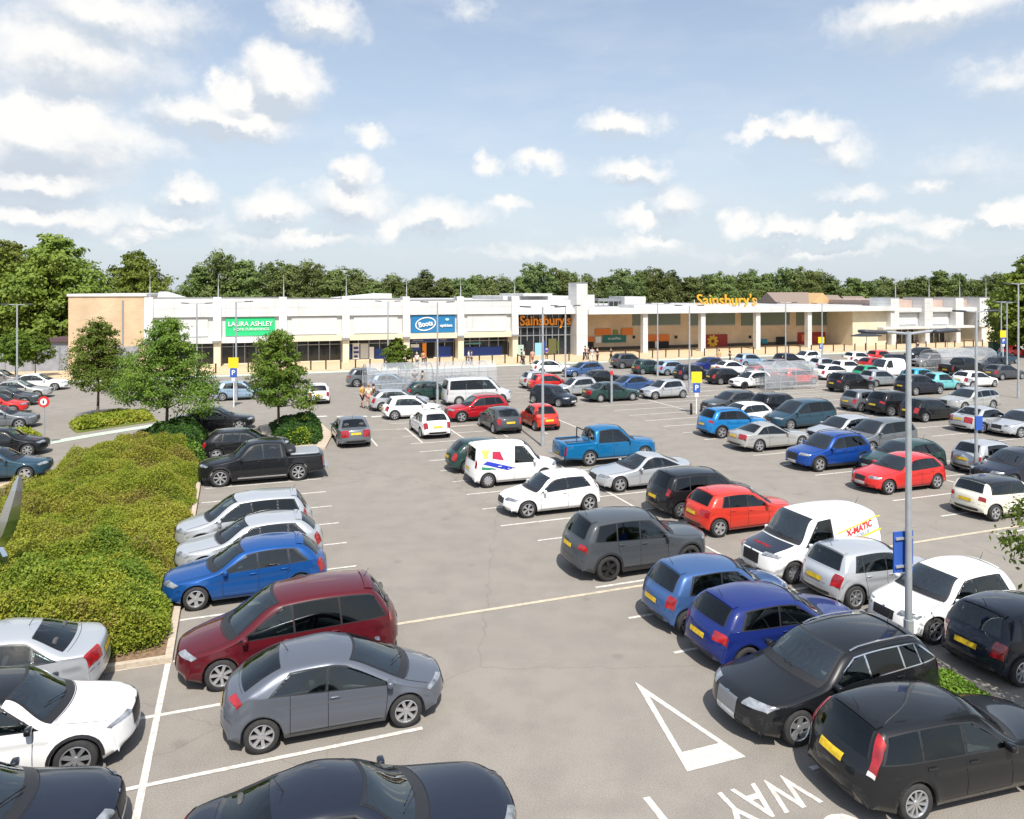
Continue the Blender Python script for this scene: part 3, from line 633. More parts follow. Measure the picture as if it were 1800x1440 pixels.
S_('saloon', 'navy', 0, 0, 'c', 'R', 'dark blue car in the bottom left corner with its bonnet towards the white line', at=(-8.15, 10.55))
H('small5', 'black', 48, 803, 'f', 'R', 'black hatchback driving on the road at the left edge')
H('hatch', 'petrol', -16, 850, 'm', 'R', 'dark car mostly cut off by the left edge behind the steel sculpture')
S_('saloon', 'silverwarm', 65, 701, 'f', 'R', 'pale gold saloon nearest the entrance sign in the left car park')
S_('saloon', 'white', 62, 688, 'm', 'R', 'white saloon behind the pale gold saloon in the left car park')
H('hatch', 'dgrey', 6, 716, 'm', 'R', 'dark grey hatchback in the left car park between the red car and pale saloon')
H('small5', 'red', -14, 731, 'm', 'R', 'red hatchback cut off by the left edge of the left car park')
H('hatch', 'grey', -10, 757, 'm', 'R', 'grey hatchback nearest the grass verge at the left edge')
H('small5', 'bronze', -5, 680, 'm', 'R', 'brownish car farthest back at the left edge')
# middle rows, tails towards the camera
S_('saloon', 'grey', 626, 789, 'e', 'A', 'grey saloon seen from behind, leftmost of the four tail-out cars')
H('hatch', 'white', 770, 773, 'e', 'A', 'white hatchback seen from behind beside the red crossover', rim='ten')
H('hatch', 'dgrey', 898, 765, 'e', 'A', 'dark grey hatchback seen from behind, left of the orange-red round car')
H('bubble', 'ored', 966, 759, 'e', 'A', 'orange-red round-backed small car seen from behind by a lamp post')
U('crossover', 'dred', 812, 743, 'f', 'L', 'red crossover in front of the white minibus')
put('minibus', 'pearl', 807, 714, 'r', 'R', 'long white minibus with black tinted side windows', name='minibus', cat='minibus')
H('small5', 'white', 694, 739, 'r', 'R', 'pale silver small hatchback beside the group of three people')
H('hatch', 'silver', 706, 722, 'm', 'R', 'pale hatchback with dark rear, one bay behind the pale small hatchback')
H('small5', 'lblue', 690, 688, 'm', 'R', 'blue car seen through the left trolley shelter', dyaw=0)
U('crossover', 'grey', 627, 681, 'r', 'R', 'grey crossover with red tail light on the access road left of the trolley shelters')
H('small5', 'white', 561, 712, 'e', 'A', 'white hatchback seen from behind right of the rightmost kerbside tree')
H('hatch', 'dgreen', 764, 704, 'm', 'R', 'dark car behind the white minibus tail')
H('small5', 'lblue', 423, 704, 'm', 'R', 'blue and white car by the yellow and blue sign between two trees')
# right first rows
V_('smallvan', 'white', 858, 858, 'r', 'R', 'white delivery van with coloured shapes painted on its side')
H('hatch', 'dgreen', 872, 829, 'm', 'R', 'dark hatchback almost hidden behind the white van with coloured shapes')
P_('pickup2', 'vblue', 1037, 820, 'r', 'R', 'blue double-cab pickup with open bed')
H('small3', 'white', 928, 911, 'f', 'L', 'white three-door hatchback with grey alloy wheels in front of the silver coupe', rim='twin')
S_('coupe', 'silver', 1090, 866, 'f', 'L', 'silver coupe in front of the blue pickup')
M_('mpv', 'black', 1199, 913, 'r', 'R', 'black people carrier with tall red tail light behind the red hatchback')
H('clio4', 'ored', 1265, 945, 'r', 'R', 'red hatchback with yellow rear plate beside the black people carrier')
U('suv', 'dgrey', 1070, 1022, 'r', 'R', 'matt dark grey off-roader with black wheels on the aisle corner')
H('clio3', 'cblue', 1211, 1118, 'r', 'R', 'light blue three-door hatchback beside the deep blue one')
H('golf', 'rblue', 1314, 1188, 'r', 'R', 'deep royal blue three-door hatchback with dark wheels and silver mirror', mirror='silver')
van = V_('van', 'white', 1396, 1027, 'f', 'L', 'white delivery van with dark bonnet and red lettering')
H('small5', 'silver', 1504, 1072, 'r', 'R', 'silver hatchback with yellow plate between the lettered van and white hatchback')
H('small5', 'white', 1644, 1133, 'f', 'L', 'white hatchback behind the tall lamp post with the blue sign', rim='twin')
E_('estate', 'black', 1405, 1312, 'f', 'L', 'black estate car with chrome window line and silver grille')
E_('volvo', 'black', 1610, 1447, 'r', 'R', 'black estate with tall red tail lights at the bottom right', dyaw=-4.5)
H('small5', 'navy', 1797, 1208, 'r', 'R', 'navy small hatchback at the right edge with yellow plate in tree shade')
# right middle block
H('series1', 'red', 1563, 870, 'f', 'L', 'bright red hatchback with twin-spoke wheels behind the tall lamp post', dyaw=0)
H('small5', 'silver', 1737, 838, 'r', 'R', 'silver hatchback with yellow plate behind the cream small car')
H('mini', 'cream', 1750, 917, 'r', 'R', 'cream small car with black roof at the right edge', roof='black')
H('hatch', 'navy', 0, 0, 'c', 'L', 'navy car at the right edge just above the cream small car', at=(22.2, 32.4))
H('hatch', 'dgreen', 1612, 835, 'm', 'L', 'dark green hatchback behind the bright red hatchback')
U('crossover', 'mblue', 1441, 830, 'f', 'L', 'vivid blue crossover facing left')
H('mpv', 'grey', 1533, 798, 'f', 'L', 'grey people carrier behind the vivid blue crossover')
H('hatch', 'silver', 1500, 781, 'm', 'L', 'silver car behind the grey people carrier, mostly its windscreen showing')
S_('coupe', 'silverwarm', 1335, 795, 'r', 'R', 'pale silver low coupe in front of the sky blue crossover')
U('crossover', 'bblue', 1269, 771, 'r', 'R', 'sky blue crossover with black lower trim beside two short bollards')
M_('galaxy', 'petrol', 1390, 757, 'f', 'L', 'dark teal-black people carrier between the sky blue crossover and pale coupe')
U('crossover', 'black', 0, 0, 'c', 'R', 'black off-roader with red tail light behind the dark people carrier', at=(18.0, 49.3))
H('hatch', 'white', 0, 0, 'c', 'L', 'white car squeezed behind the sky blue crossover', at=(14.3, 46.05))
H('hatch', 'dgrey', 0, 0, 'c', 'L', 'dark car just behind the white car near the yellow sign', at=(15.3, 51.5))
S_('saloon', 'silver', 1728, 762, 'r', 'R', 'silver saloon with yellow plate crossed by a lamp post')
U('crossover', 'black', 1567, 733, 'r', 'R', 'black car with big red tail light, left of the tall lamp post')
H('small5', 'grey', 1540, 723, 'm', 'R', 'grey small hatchback left of the black car with big red tail light')
H('hatch', 'black', 1627, 743, 'r', 'R', 'black hatchback with silver wheels just right of the tall lamp post')
E_('estate', 'silverwarm', 1722, 722, 'm', 'L', 'pale beige estate car facing left behind the silver saloon', swap={'grille': M_TRIM})
H('hatch', 'silver', 1822, 768, 'm', 'L', 'silver car nose just entering at the right edge')
# far rows
U('crossover', 'black', 1488, 691, 'r', 'R', 'black boxy crossover with yellow plate near the middle of the far rows')
U('crossover', 'navy', 1610, 696, 'r', 'R', 'navy off-roader with pink-red tail light in front of the turquoise car')
H('bubble', 'teal', 1667, 687, 'm', 'R', 'turquoise small car with round shape')
H('small5', 'tealb', 1634, 677, 'm', 'R', 'teal blue small car behind the turquoise one')
H('hatch', 'white', 1730, 682, 'm', 'R', 'white hatchback right of the turquoise car')
V_('smallvan', 'white', 1568, 664, 'm', 'L', 'white small van in the far rows beside the green car')
H('bubble', 'green', 1540, 671, 'm', 'R', 'green small car in front of the white far van')
H('small5', 'lgrey', 1560, 680, 'm', 'R', 'pale grey car beside the green small car')
H('hatch', 'white', 1478, 668, 'm', 'R', 'white hatchback behind the black boxy crossover', dyaw=0)
H('small5', 'white', 1502, 659, 'm', 'R', 'white small car behind another white one in the far rows')
H('small5', 'silver', 1462, 654, 'm', 'R', 'silver car right of the right-hand trolley shelter')
H('hatch', 'dred', 1552, 653, 'm', 'R', 'deep red car with pale roof reflection behind the white far van')
H('hatch', 'black', 1575, 646, 'm', 'L', 'black car behind the deep red car')
H('small5', 'red', 1560, 638, 'm', 'R', 'red car in the farthest row before the cream wall')
H('small5', 'white', 1520, 641, 'm', 'R', 'white car in the farthest row left of the red one')
P_('pickup', 'black', 1709, 660, 'm', 'R', 'black long truck-like car in front of the farthest trolley shelter')
H('hatch', 'dgrey', 1780, 668, 'm', 'R', 'dark hatchback at the far right edge')
H('hatch', 'navy', 1756, 652, 'm', 'L', 'navy car behind the dark hatchback at the far right')
H('small5', 'petrol', 1774, 640, 'm', 'R', 'dark blue car below the red car at the far right')
H('small5', 'red', 1792, 628, 'm', 'R', 'red car by the yellow bin at the far right')
H('small5', 'black', 1624, 632, 'm', 'L', 'black car in front of the shop entrance on the right')
H('small5', 'bronze', 1640, 645, 'm', 'L', 'grey-brown car facing left next to the farthest trolley shelter')
H('small5', 'silver', 1152, 703, 'f', 'L', 'silver hatchback at the end of its row near the yellow and blue sign')
S_('saloon', 'dgreen', 1056, 708, 'r', 'R', 'dark green saloon beside the silver end-of-row hatchback', rim='steel')
H('small5', 'navy', 1008, 716, 'n', 'C', 'dark open-looking hatchback pulling out nose first towards the camera', dyaw=25)
H('small5', 'silver', 1018, 697, 'm', 'L', 'pale green-silver hatchback behind the dark hatchback pulling out')
H('small5', 'red', 975, 689, 'm', 'R', 'red hatchback at the left end of the middle far row')
H('small5', 'silver', 958, 683, 'm', 'R', 'pale hatchback left of the red hatchback in the middle far row')
S_('saloon', 'black', 1068, 680, 'm', 'R', 'black saloon in the far row behind the pale hatchback')
S_('saloon', 'cblue', 1113, 692, 'm', 'L', 'mid blue saloon behind the silver end-of-row hatchback')
H('hatch', 'cblue', 1031, 663, 'm', 'L', 'blue estate-like car in the far row before the paving')
H('hatch', 'white', 974, 658, 'm', 'R', 'white car farthest left in the row by the supermarket entrance')
U('crossover', 'dgrey', 1113, 648, 'm', 'R', 'dark grey crossover beside the second white canopy column')
H('small5', 'dgreen', 1150, 658, 'm', 'R', 'dark hatchback with red tail light left of the light blue hatchback')
H('hatch', 'lblue', 1173, 661, 'r', 'R', 'light blue hatchback below the canopy columns')
H('small5', 'navy', 1226, 668, 'm', 'R', 'navy hatchback partly behind the yellow and blue sign')
H('hatch', 'black', 1267, 677, 'r', 'R', 'black hatchback left of the white sporty hatchback')
H('small3', 'white', 1309, 684, 'f', 'L', 'white sporty hatchback facing left beside a black hatchback', rim='dark')
S_('saloon', 'rblue', 1252, 653, 'm', 'L', 'deep blue car below the first canopy column')
S_('saloon', 'white', 1296, 660, 'm', 'R', 'white saloon behind the black and white hatchbacks')
H('small5', 'lblue', 1328, 645, 'm', 'R', 'pale blue car in the farthest row below the canopy')
H('small5', 'bronze', 1368, 658, 'm', 'L', 'brown-grey car behind the middle trolley shelter')
H('small5', 'black', 1396, 644, 'm', 'R', 'black car in the farthest row below the canopy')
H('small5', 'white', 1424, 639, 'm', 'L', 'white car at the right end of the farthest canopy row')
H('small5', 'dred', 1352, 672, 'm', 'R', 'dark pink-red car seen through the middle trolley shelter')
H('small5', 'ored', 1412, 677, 'm', 'R', 'bright red hatchback right of the middle trolley shelter')
H('hatch', 'dgreen', 1410, 662, 'm', 'R', 'dark green-black car behind the bright red hatchback')

# ---- extras on particular vehicles
def decal(root, name, pts, x, y, m, label=None, nrm=1, thick=.004):
    """flat coloured film on a vehicle side: pts are (along, up) in metres"""
    b = MB(); n = len(pts); yy = y
    b.add([(p[0], yy + nrm * (thick if k else -thick), p[1]) for k in (0, 1) for p in pts], [tuple(range(n)), tuple(range(n, 2 * n))[::-1]] + [(i, (i + 1) % n, n + (i + 1) % n, n + i) for i in range(n)])
    return b.build(name, m, root)
def side_patch(root, mdl, name, poly, sg, m, off=.006, nx=12, nz=8):
    """four-cornered film that follows the body side; corners (x from nose, z)"""
    c = MODELS[mdl]['shell']; (a, b_, c_, d) = poly; rows = []
    for i in range(nx + 1):
        u = i / nx; p0 = (a[0] + (b_[0] - a[0]) * u, a[1] + (b_[1] - a[1]) * u); p1 = (d[0] + (c_[0] - d[0]) * u, d[1] + (c_[1] - d[1]) * u)
        rows.append([Vector((p0[0] + (p1[0] - p0[0]) * j / nz, 0, p0[1] + (p1[1] - p0[1]) * j / nz)) for j in range(nz + 1)])
    rows = [[Vector((p.x, sg * c.yside(p.x, p.z), p.z)) for p in r] for r in rows]
    v, f = c.sheet(rows, off, name, None); return obj(name, mesh(name, v, f, [m], None, True), root)
def side_text(root, mdl, txt, size, x, z, slope, sg, m, name='side_lettering', bold=.004):
    me = text_mesh(txt, size, .002, bold); me.materials.append(m); c = MODELS[mdl]['shell']; L = c.L
    for v in me.vertices:
        u, w = v.co.x, v.co.y; xx = x + u * (1 if sg > 0 else -1); zz = z + w + u * slope; v.co = c.loc(Vector((xx, sg * (c.yside(xx, zz) + .012 + v.co.z), zz)))
    return obj(name, me, root)
for o in COL.objects:
    if o.get('label', '').startswith('white delivery van with coloured'): kang = o
MY = mat('film_yellow', (.80, .52, .12), .5); MRD = mat('film_crimson', (.45, .02, .06), .5); MBL = mat('film_blue', (.02, .04, .42), .5); MGR = mat('film_green', (.01, .22, .10), .5)
side_patch(kang, 'smallvan', 'yellow_film', [(3.60, 1.24), (3.42, 1.24), (3.34, 1.60), (3.68, 1.60)], -1, MY)
side_patch(kang, 'smallvan', 'crimson_film', [(3.22, 1.22), (2.70, 1.12), (2.86, 1.50), (3.20, 1.52)], -1, MRD)
side_patch(kang, 'smallvan', 'blue_film', [(3.66, 1.02), (2.55, .70), (2.20, .78), (3.45, 1.14)], -1, MBL)
side_patch(kang, 'smallvan', 'green_film', [(3.70, .80), (3.02, .74), (3.20, .84), (3.72, .92)], -1, MGR)
# lettered van: heading left, so its left side faces the camera
MDK = mat('film_dark', (.015, .02, .035), .3, coat=.8); MRT = mat('film_red', (.62, .03, .03), .5); MYG = mat('film_yellowgreen', (.62, .60, .05), .5); MGT = mat('film_grey', (.42, .47, .55), .5)
cs = MODELS['van']['shell']
v_, f_ = cs.sheet(cs.sq(2.35, 3.90, -.93, .93, 0, 10, 16), .006, '', None); obj('dark_bonnet_film', mesh('dark_bonnet_film', v_, f_, [MDK], None, True), van)
sgv = 1
side_patch(van, 'van', 'yellow_stripe', [(2.45, 1.24), (4.1, 1.60), (4.1, 1.64), (2.45, 1.28)], sgv, MYG)
side_patch(van, 'van', 'yellow_stripe', [(3.0, .98), (4.12, 1.20), (4.12, 1.26), (3.0, 1.04)], sgv, MYG)
side_text(van, 'van', 'X-MATIC', .25, 3.30, 1.32, .22, sgv, MRT, bold=.008)
side_text(van, 'van', 'ADBLUE', .15, 3.40, 1.165, .22, sgv, MGT)
me = text_mesh('X-MATIC', .15, .002, .004); me.materials.append(MRT)
for v in me.vertices:
    p = cs.loc(cs.P(3.30 - v.co.y * 1.6, 0)); q_ = v.co.x / .62; p = cs.loc(cs.P(3.35 + v.co.y * 1.3, max(-.9, min(.9, q_)))); v.co = p + Vector((0, 0, .012))
obj('bonnet_lettering', me, van)
# pickup beds
def bed(root, cover, m):
    mdl = MODELS['pickup' if cover else 'pickup2']; L = mdl['L']; W2 = mdl['W'] / 2
    b = MB(); x0 = L / 2 - 3.78; x1 = -L / 2 + .25; z = 1.12
    if cover:
        v, f = rounded_box(x0 - x1, 2 * W2 - .30, .10, 4, .25); b.add([(a[0] + (x0 + x1) / 2, a[1], a[2] + z + .03) for a in v], f); b.build('bed_cover', mat('bed_cover', (.26, .28, .30), .4), root, True)
        v, f = rounded_box(.5, 2 * W2 - .5, .35, 4, .5); MB().add([(a[0] + x0 - .05, a[1], a[2] + z + .12) for a in v], f).build('sports_bar', M_TRIM, root, True)
    else:
        b.box(x1 + .05, x0, -W2 + .22, W2 - .22, z - .02, z + .012); b.build('bed_liner', M_TRIM, root)
        for sg in (-1, 1): MB().box(x1, x0, sg * (W2 - .19) - .04, sg * (W2 - .19) + .04, z - .01, z + .05).build('bed_rail', PAINT['vblue'], root)
        MB().tube((x0 - .1, -W2 + .2, z), (x0 - .1, -W2 + .25, z + .5), .03).tube((x0 - .1, -W2 + .25, z + .5), (x0 - .1, W2 - .25, z + .5), .03).tube((x0 - .1, W2 - .25, z + .5), (x0 - .1, W2 - .2, z), .03).build('sports_bar', M_TRIM, root)
    MB().box(-L / 2 - .08, -L / 2 + .06, -W2 + .12, W2 - .12, .42, .56).build('rear_step_bumper', M_CHR, root)
    for sg in (-1, 1): MB().box(-.95, 1.05, sg * (W2 - .05) - .06, sg * (W2 - .05) + .06, .30, .36).build('side_step', M_CHR, root)
for o in list(COL.objects):
    lb = o.get('label', '')
    if lb.startswith('black double-cab'): bed(o, True, None)
    if lb.startswith('blue double-cab'): bed(o, False, None)
    if lb.startswith('white crossover with black roof'):
        c = MODELS['captur']['shell']
# estate roof bar, volvo chrome, blue sign board in the grey estate etc.
# ================================================================ ground
def ground_mat(name, base, dark, light, patches=True):
    m = bpy.data.materials.new(name); m.use_nodes = True; nt = m.node_tree; b = nt.nodes['Principled BSDF']; Lk = nt.links
    tc = nt.nodes.new('ShaderNodeTexCoord')
    def nz(sc, det, lo, hi, rough=.6):
        n = nt.nodes.new('ShaderNodeTexNoise'); n.inputs['Scale'].default_value = sc; n.inputs['Detail'].default_value = det; n.inputs['Roughness'].default_value = rough
        Lk.new(tc.outputs['Object'], n.inputs[0]); r = nt.nodes.new('ShaderNodeMapRange'); r.inputs[1].default_value = lo; r.inputs[2].default_value = hi; Lk.new(n.outputs['Fac'], r.inputs[0]); return r.outputs[0], n
    def mix(f, a, c, mode='MIX'):
        x = nt.nodes.new('ShaderNodeMix'); x.data_type = 'RGBA'; x.blend_type = mode
        for i, v in ((0, f), (6, a), (7, c)):
            if isinstance(v, tuple): x.inputs[i].default_value = (*v, 1)
            elif isinstance(v, float): x.inputs[i].default_value = v
            else: Lk.new(v, x.inputs[i])
        return x.outputs[2]
    f1, _ = nz(.12, 5, .38, .62); f2, _ = nz(1.1, 6, .42, .72); f3, n3 = nz(45, 3, .3, .7); f4, _ = nz(.5, 3, .60, .72)
    c = mix(f1, base, light); c = mix(f2, c, dark); 
    g = mix(f3, (.72, .72, .72), (1.25, 1.25, 1.25)); c = mix(1.0, c, g, 'MULTIPLY')
    sp = nt.nodes.new('ShaderNodeTexVoronoi'); sp.inputs['Scale'].default_value = .55; Lk.new(tc.outputs['Object'], sp.inputs[0])
    r = nt.nodes.new('ShaderNodeMapRange'); r.inputs[1].default_value = .03; r.inputs[2].default_value = .11; r.inputs[3].default_value = .40; r.inputs[4].default_value = 0; Lk.new(sp.outputs['Distance'], r.inputs[0])
    c = mix(r.outputs[0], c, tuple(v * .55 for v in base))
    rot = nt.nodes.new('ShaderNodeMapping'); rot.inputs['Rotation'].default_value = (0, 0, -A20); rot.inputs['Scale'].default_value = (.22, 1.6, 1); Lk.new(tc.outputs['Object'], rot.inputs[0])
    ns = nt.nodes.new('ShaderNodeTexNoise'); ns.inputs['Scale'].default_value = .8; ns.inputs['Detail'].default_value = 5; Lk.new(rot.outputs[0], ns.inputs[0])
    r2 = nt.nodes.new('ShaderNodeMapRange'); r2.inputs[1].default_value = .55; r2.inputs[2].default_value = .75; r2.inputs[4].default_value = .30; Lk.new(ns.outputs['Fac'], r2.inputs[0])
    c = mix(r2.outputs[0], c, tuple(v * .78 for v in base))
    # fine cracks and patch repairs
    vo = nt.nodes.new('ShaderNodeTexVoronoi'); vo.feature = 'DISTANCE_TO_EDGE'; vo.inputs['Scale'].default_value = .16
    wn = nt.nodes.new('ShaderNodeTexNoise'); wn.inputs['Scale'].default_value = 1.3; wn.inputs['Detail'].default_value = 5; Lk.new(tc.outputs['Object'], wn.inputs[0])
    wv = nt.nodes.new('ShaderNodeMix'); wv.data_type = 'VECTOR'; wv.inputs[0].default_value = .35; Lk.new(tc.outputs['Object'], wv.inputs[4]); Lk.new(wn.outputs['Color'], wv.inputs[5]); Lk.new(wv.outputs[1], vo.inputs[0])
    rc = nt.nodes.new('ShaderNodeMapRange'); rc.inputs[1].default_value = .0005; rc.inputs[2].default_value = .0025; rc.inputs[3].default_value = .28; rc.inputs[4].default_value = 0; Lk.new(vo.outputs['Distance'], rc.inputs[0])
    c = mix(rc.outputs[0], c, tuple(v * .45 for v in base))
    Lk.new(c, b.inputs['Base Color']); b.inputs['Roughness'].default_value = .88; b.inputs['Specular IOR Level'].default_value = .25
    bp = nt.nodes.new('ShaderNodeBump'); bp.inputs['Strength'].default_value = .35; bp.inputs['Distance'].default_value = .01; Lk.new(n3.outputs['Fac'], bp.inputs['Height']); Lk.new(bp.outputs[0], b.inputs['Normal'])
    return m
M_ASPH = ground_mat('asphalt', (.250, .227, .199), (.222, .203, .179), (.272, .247, .216))
M_GRASSG = mat('grass_ground', (.10, .15, .03), .9, noise=(.8, (.15, .17, .04)))
M_WPAINT = mat('white_road_paint', (.70, .68, .63), .75, noise=(9, (.46, .43, .39)))
M_YPAINT = mat('worn_cream_paint', (.58, .50, .36), .75, noise=(6, (.42, .36, .28)))
M_GPAINT = mat('pale_green_surface', (.40, .50, .40), .8, noise=(4, (.52, .56, .48)))
M_KERB = mat('kerb_stone', (.42, .34, .25), .85, noise=(9, (.52, .45, .36)))
M_PAVE = mat('buff_paving', (.50, .36, .21), .85, noise=(5, (.58, .45, .30)))
M_SOIL = mat('bark_soil', (.14, .085, .05), .95, noise=(11, (.26, .17, .10)), bump=.6)
g_ = MB(); g_.add([(-900, -60, -.02), (900, -60, -.02), (900, 1500, -.02), (-900, 1500, -.02)], [(0, 1, 2, 3)]); g_.build('terrain', M_GRASSG, None, kind='structure')
g_ = MB(); g_.add([(-120, -40, 0), (260, -40, 0), (260, 190, 0), (-120, 120, 0)], [(0, 1, 2, 3)]); g_.build('car_park_ground', M_ASPH, None, kind='structure')
ZL = .004
LN = [0]
def line(mb, a, b, w, z=ZL):
    LN[0] += 1; z = z + (LN[0] % 9) * .0011
    a = Vector((a[0], a[1], 0)); b = Vector((b[0], b[1], 0)); d = (b - a).normalized(); n = Vector((-d.y, d.x, 0)) * w / 2
    mb.add([(p.x, p.y, z) for p in (a - n, b - n, b + n, a + n)], [(0, 1, 2, 3)])
wl = MB(); yl = MB(); gl_ = MB()
p0 = G(254.7, 1382)
for k in range(-3, 12):
    a = p0 + AH * 2.22 * k
    line(wl, a, a + BH * 4.8, .10)
    if k < 3: line(wl, a - BH * 4.8, a, .10)
line(wl, G(297, 1158), G(297, 1158) - AH * 14, .12)
for (x, y) in ((880, 925), (945, 951), (1047, 1033), (1105, 1087), (1185, 1148), (1425, 1352)):
    a = G(x, y); line(wl, a, a + BH * 4.9, .10); 
    if y not in (1148, 1352): line(wl, a + BH * 4.9, a + BH * 9.8, .10)
for k in range(1, 12): a = G(880, 925) + AH * 2.15 * k; line(wl, a, a + BH * (9.8 if k < 5 else 5), .10)
a = G(1047, 1033) + BH * 4.9; line(wl, a - AH * 6, a + AH * 14, .10)
line(yl, G(695, 1098), G(1800, 923) + BH * 8, .13, .008)
a0 = G(1497, 857)
for k in range(-4, 14):
    a = a0 + AH * 2.15 * k; line(wl, a, a + BH * 9.8, .10)
line(wl, a0 + BH * 4.9 - AH * 9, a0 + BH * 4.9 + AH * 28, .10)
a0 = G(1720, 800)
for k in range(-2, 12): a = a0 + AH * 2.2 * k + BH * 2; line(wl, a, a + BH * 9.6, .10)
# far blocks
a0 = G(960, 712)
for k in range(0, 9): a = a0 + AH * 2.3 * k; line(wl, a, a + BH * 16, .10)
a0 = G(1240, 705)
for k in range(0, 9): a = a0 + AH * 2.4 * k; line(wl, a, a + BH * 26, .10)
# tail-out bays
a0 = G(743, 779)
for k in (-1, 0, 1, 2, 3, 4):
    a = a0 + BH * 2.5 * (k * 1.0) ; line(wl, a, a + AH * 4.8, .10)
line(yl, G(655, 757), G(920, 744), .14, .008)
for x in (497, 531, 566, 601, 636, 662): line(wl, G(x - 9, 733), G(x + 9, 732), .45, .008)
for k in range(9): a = G(672, 740) + AH * 2.3 * k; line(wl, a, a + BH * 4.8, .09, .008)
line(wl, G(1136, 1402), G(1185, 1464), .12)
line(wl, G(510, 1455), G(700, 1412), .1)
# give-way triangle and lettering
T0, T1, T2 = G(1116, 1199), G(1208, 1357), G(1311, 1331)
def lerp(a, b, t): return a + (b - a) * t
cen = (T0 + T1 + T2) / 3
i1 = lerp(T1, T0, .17); i2 = lerp(T2, T0, .17); i1b = lerp(i1, i2, .11); i2b = lerp(i2, i1, .11); i0 = lerp(T0, (T1 + T2) / 2, .20)
tri = MB(); z = .008; tri.add([(p.x, p.y, z) for p in (T0, T1, T2, i0, i1b, i2b)], [(0, 1, 4, 3), (1, 2, 5, 4), (2, 0, 3, 5)]); tri.build('give_way_triangle_marking', M_WPAINT, None, kind='structure')
def road_text(txt, origin, cap, width):
    me = text_mesh(txt, 1, 0, .012, 'LEFT'); me.materials.append(M_WPAINT); xs = [v.co.x for v in me.vertices]; ys = [v.co.y for v in me.vertices]
    x0, x1, y0, y1 = min(xs), max(xs), min(ys), max(ys)
    for v in me.vertices:
        u = (v.co.x - x0) / (x1 - x0) * width; w = (v.co.y - y0) / (y1 - y0) * cap; p = origin - BH * u - AH * w; v.co = Vector((p.x, p.y, .008))
    me.flip_normals() if me.polygons[0].normal.z < 0 else None
    obj('road_lettering', me, None, kind='structure')
road_text('WAY', G(1390, 1359) , .78, 1.72)
road_text('GIVE', G(1390, 1359) - AH * 1.05 + BH * .25, .78, 1.9)
wl.build('white_bay_lines', M_WPAINT, None, kind='structure'); yl.build('cream_lines', M_YPAINT, None, kind='structure')

# ---------------------------------------------------------------- foliage tools
def leaf_material(name, a, b, dark, scale=.5):
    m = bpy.data.materials.new(name); m.use_nodes = True; nt = m.node_tree; p = nt.nodes['Principled BSDF']; Lk = nt.links
    g = nt.nodes.new('ShaderNodeNewGeometry'); tc = nt.nodes.new('ShaderNodeTexCoord'); oi = nt.nodes.new('ShaderNodeObjectInfo')
    n = nt.nodes.new('ShaderNodeTexNoise'); n.inputs['Scale'].default_value = scale; n.inputs['Detail'].default_value = 4; Lk.new(tc.outputs['Object'], n.inputs[0])
    r = nt.nodes.new('ShaderNodeMapRange'); r.inputs[1].default_value = .38; r.inputs[2].default_value = .62; Lk.new(n.outputs['Fac'], r.inputs[0])
    m1 = nt.nodes.new('ShaderNodeMix'); m1.data_type = 'RGBA'; m1.inputs[6].default_value = (*a, 1); m1.inputs[7].default_value = (*b, 1); Lk.new(r.outputs[0], m1.inputs[0])
    m2 = nt.nodes.new('ShaderNodeMix'); m2.data_type = 'RGBA'; m2.inputs[7].default_value = (*dark, 1); Lk.new(m1.outputs[2], m2.inputs[6])
    rr = nt.nodes.new('ShaderNodeMath'); rr.operation = 'MULTIPLY'; rr.inputs[1].default_value = .55; Lk.new(g.outputs['Random Per Island'], rr.inputs[0]); Lk.new(rr.outputs[0], m2.inputs[0])
    hs = nt.nodes.new('ShaderNodeHueSaturation'); Lk.new(m2.outputs[2], hs.inputs['Color'])
    mr = nt.nodes.new('ShaderNodeMapRange'); mr.inputs[3].default_value = .72; mr.inputs[4].default_value = 1.22; Lk.new(oi.outputs['Random'], mr.inputs[0]); Lk.new(mr.outputs[0], hs.inputs['Value'])
    mh = nt.nodes.new('ShaderNodeMapRange'); mh.inputs[3].default_value = .485; mh.inputs[4].default_value = .515; Lk.new(oi.outputs['Random'], mh.inputs[0]); Lk.new(mh.outputs[0], hs.inputs['Hue'])
    Lk.new(hs.outputs[0], p.inputs['Base Color']); p.inputs['Roughness'].default_value = .6; p.inputs['Specular IOR Level'].default_value = .3
    tr = nt.nodes.new('ShaderNodeBsdfTranslucent'); Lk.new(hs.outputs[0], tr.inputs[0]); ms = nt.nodes.new('ShaderNodeMixShader'); ms.inputs[0].default_value = .3
    Lk.new(p.outputs[0], ms.inputs[1]); Lk.new(tr.outputs[0], ms.inputs[2]); Lk.new(ms.outputs[0], nt.nodes['Material Output'].inputs[0]); return m
def leaves(pts, size, rng, flat=.0, nrm=None):
    """small folded leaf quads at pts -> verts, faces"""
    n = len(pts); d = rng.normal(size=(n, 3)); 
    if nrm is not None: d = d * .75 + nrm
    d /= np.linalg.norm(d, axis=1, keepdims=True); a = rng.normal(size=(n, 3)); u = np.cross(d, a); u /= np.linalg.norm(u, axis=1, keepdims=True); w = np.cross(d, u)
    s = size * rng.uniform(.6, 1.35, (n, 1)); c = np.asarray(pts)
    v = np.stack([c - u * s, c - w * s * .55 + d * s * .12, c + u * s, c + w * s * .55 + d * s * .12], 1).reshape(-1, 3)
    f = np.arange(n * 4).reshape(-1, 4); return v, f
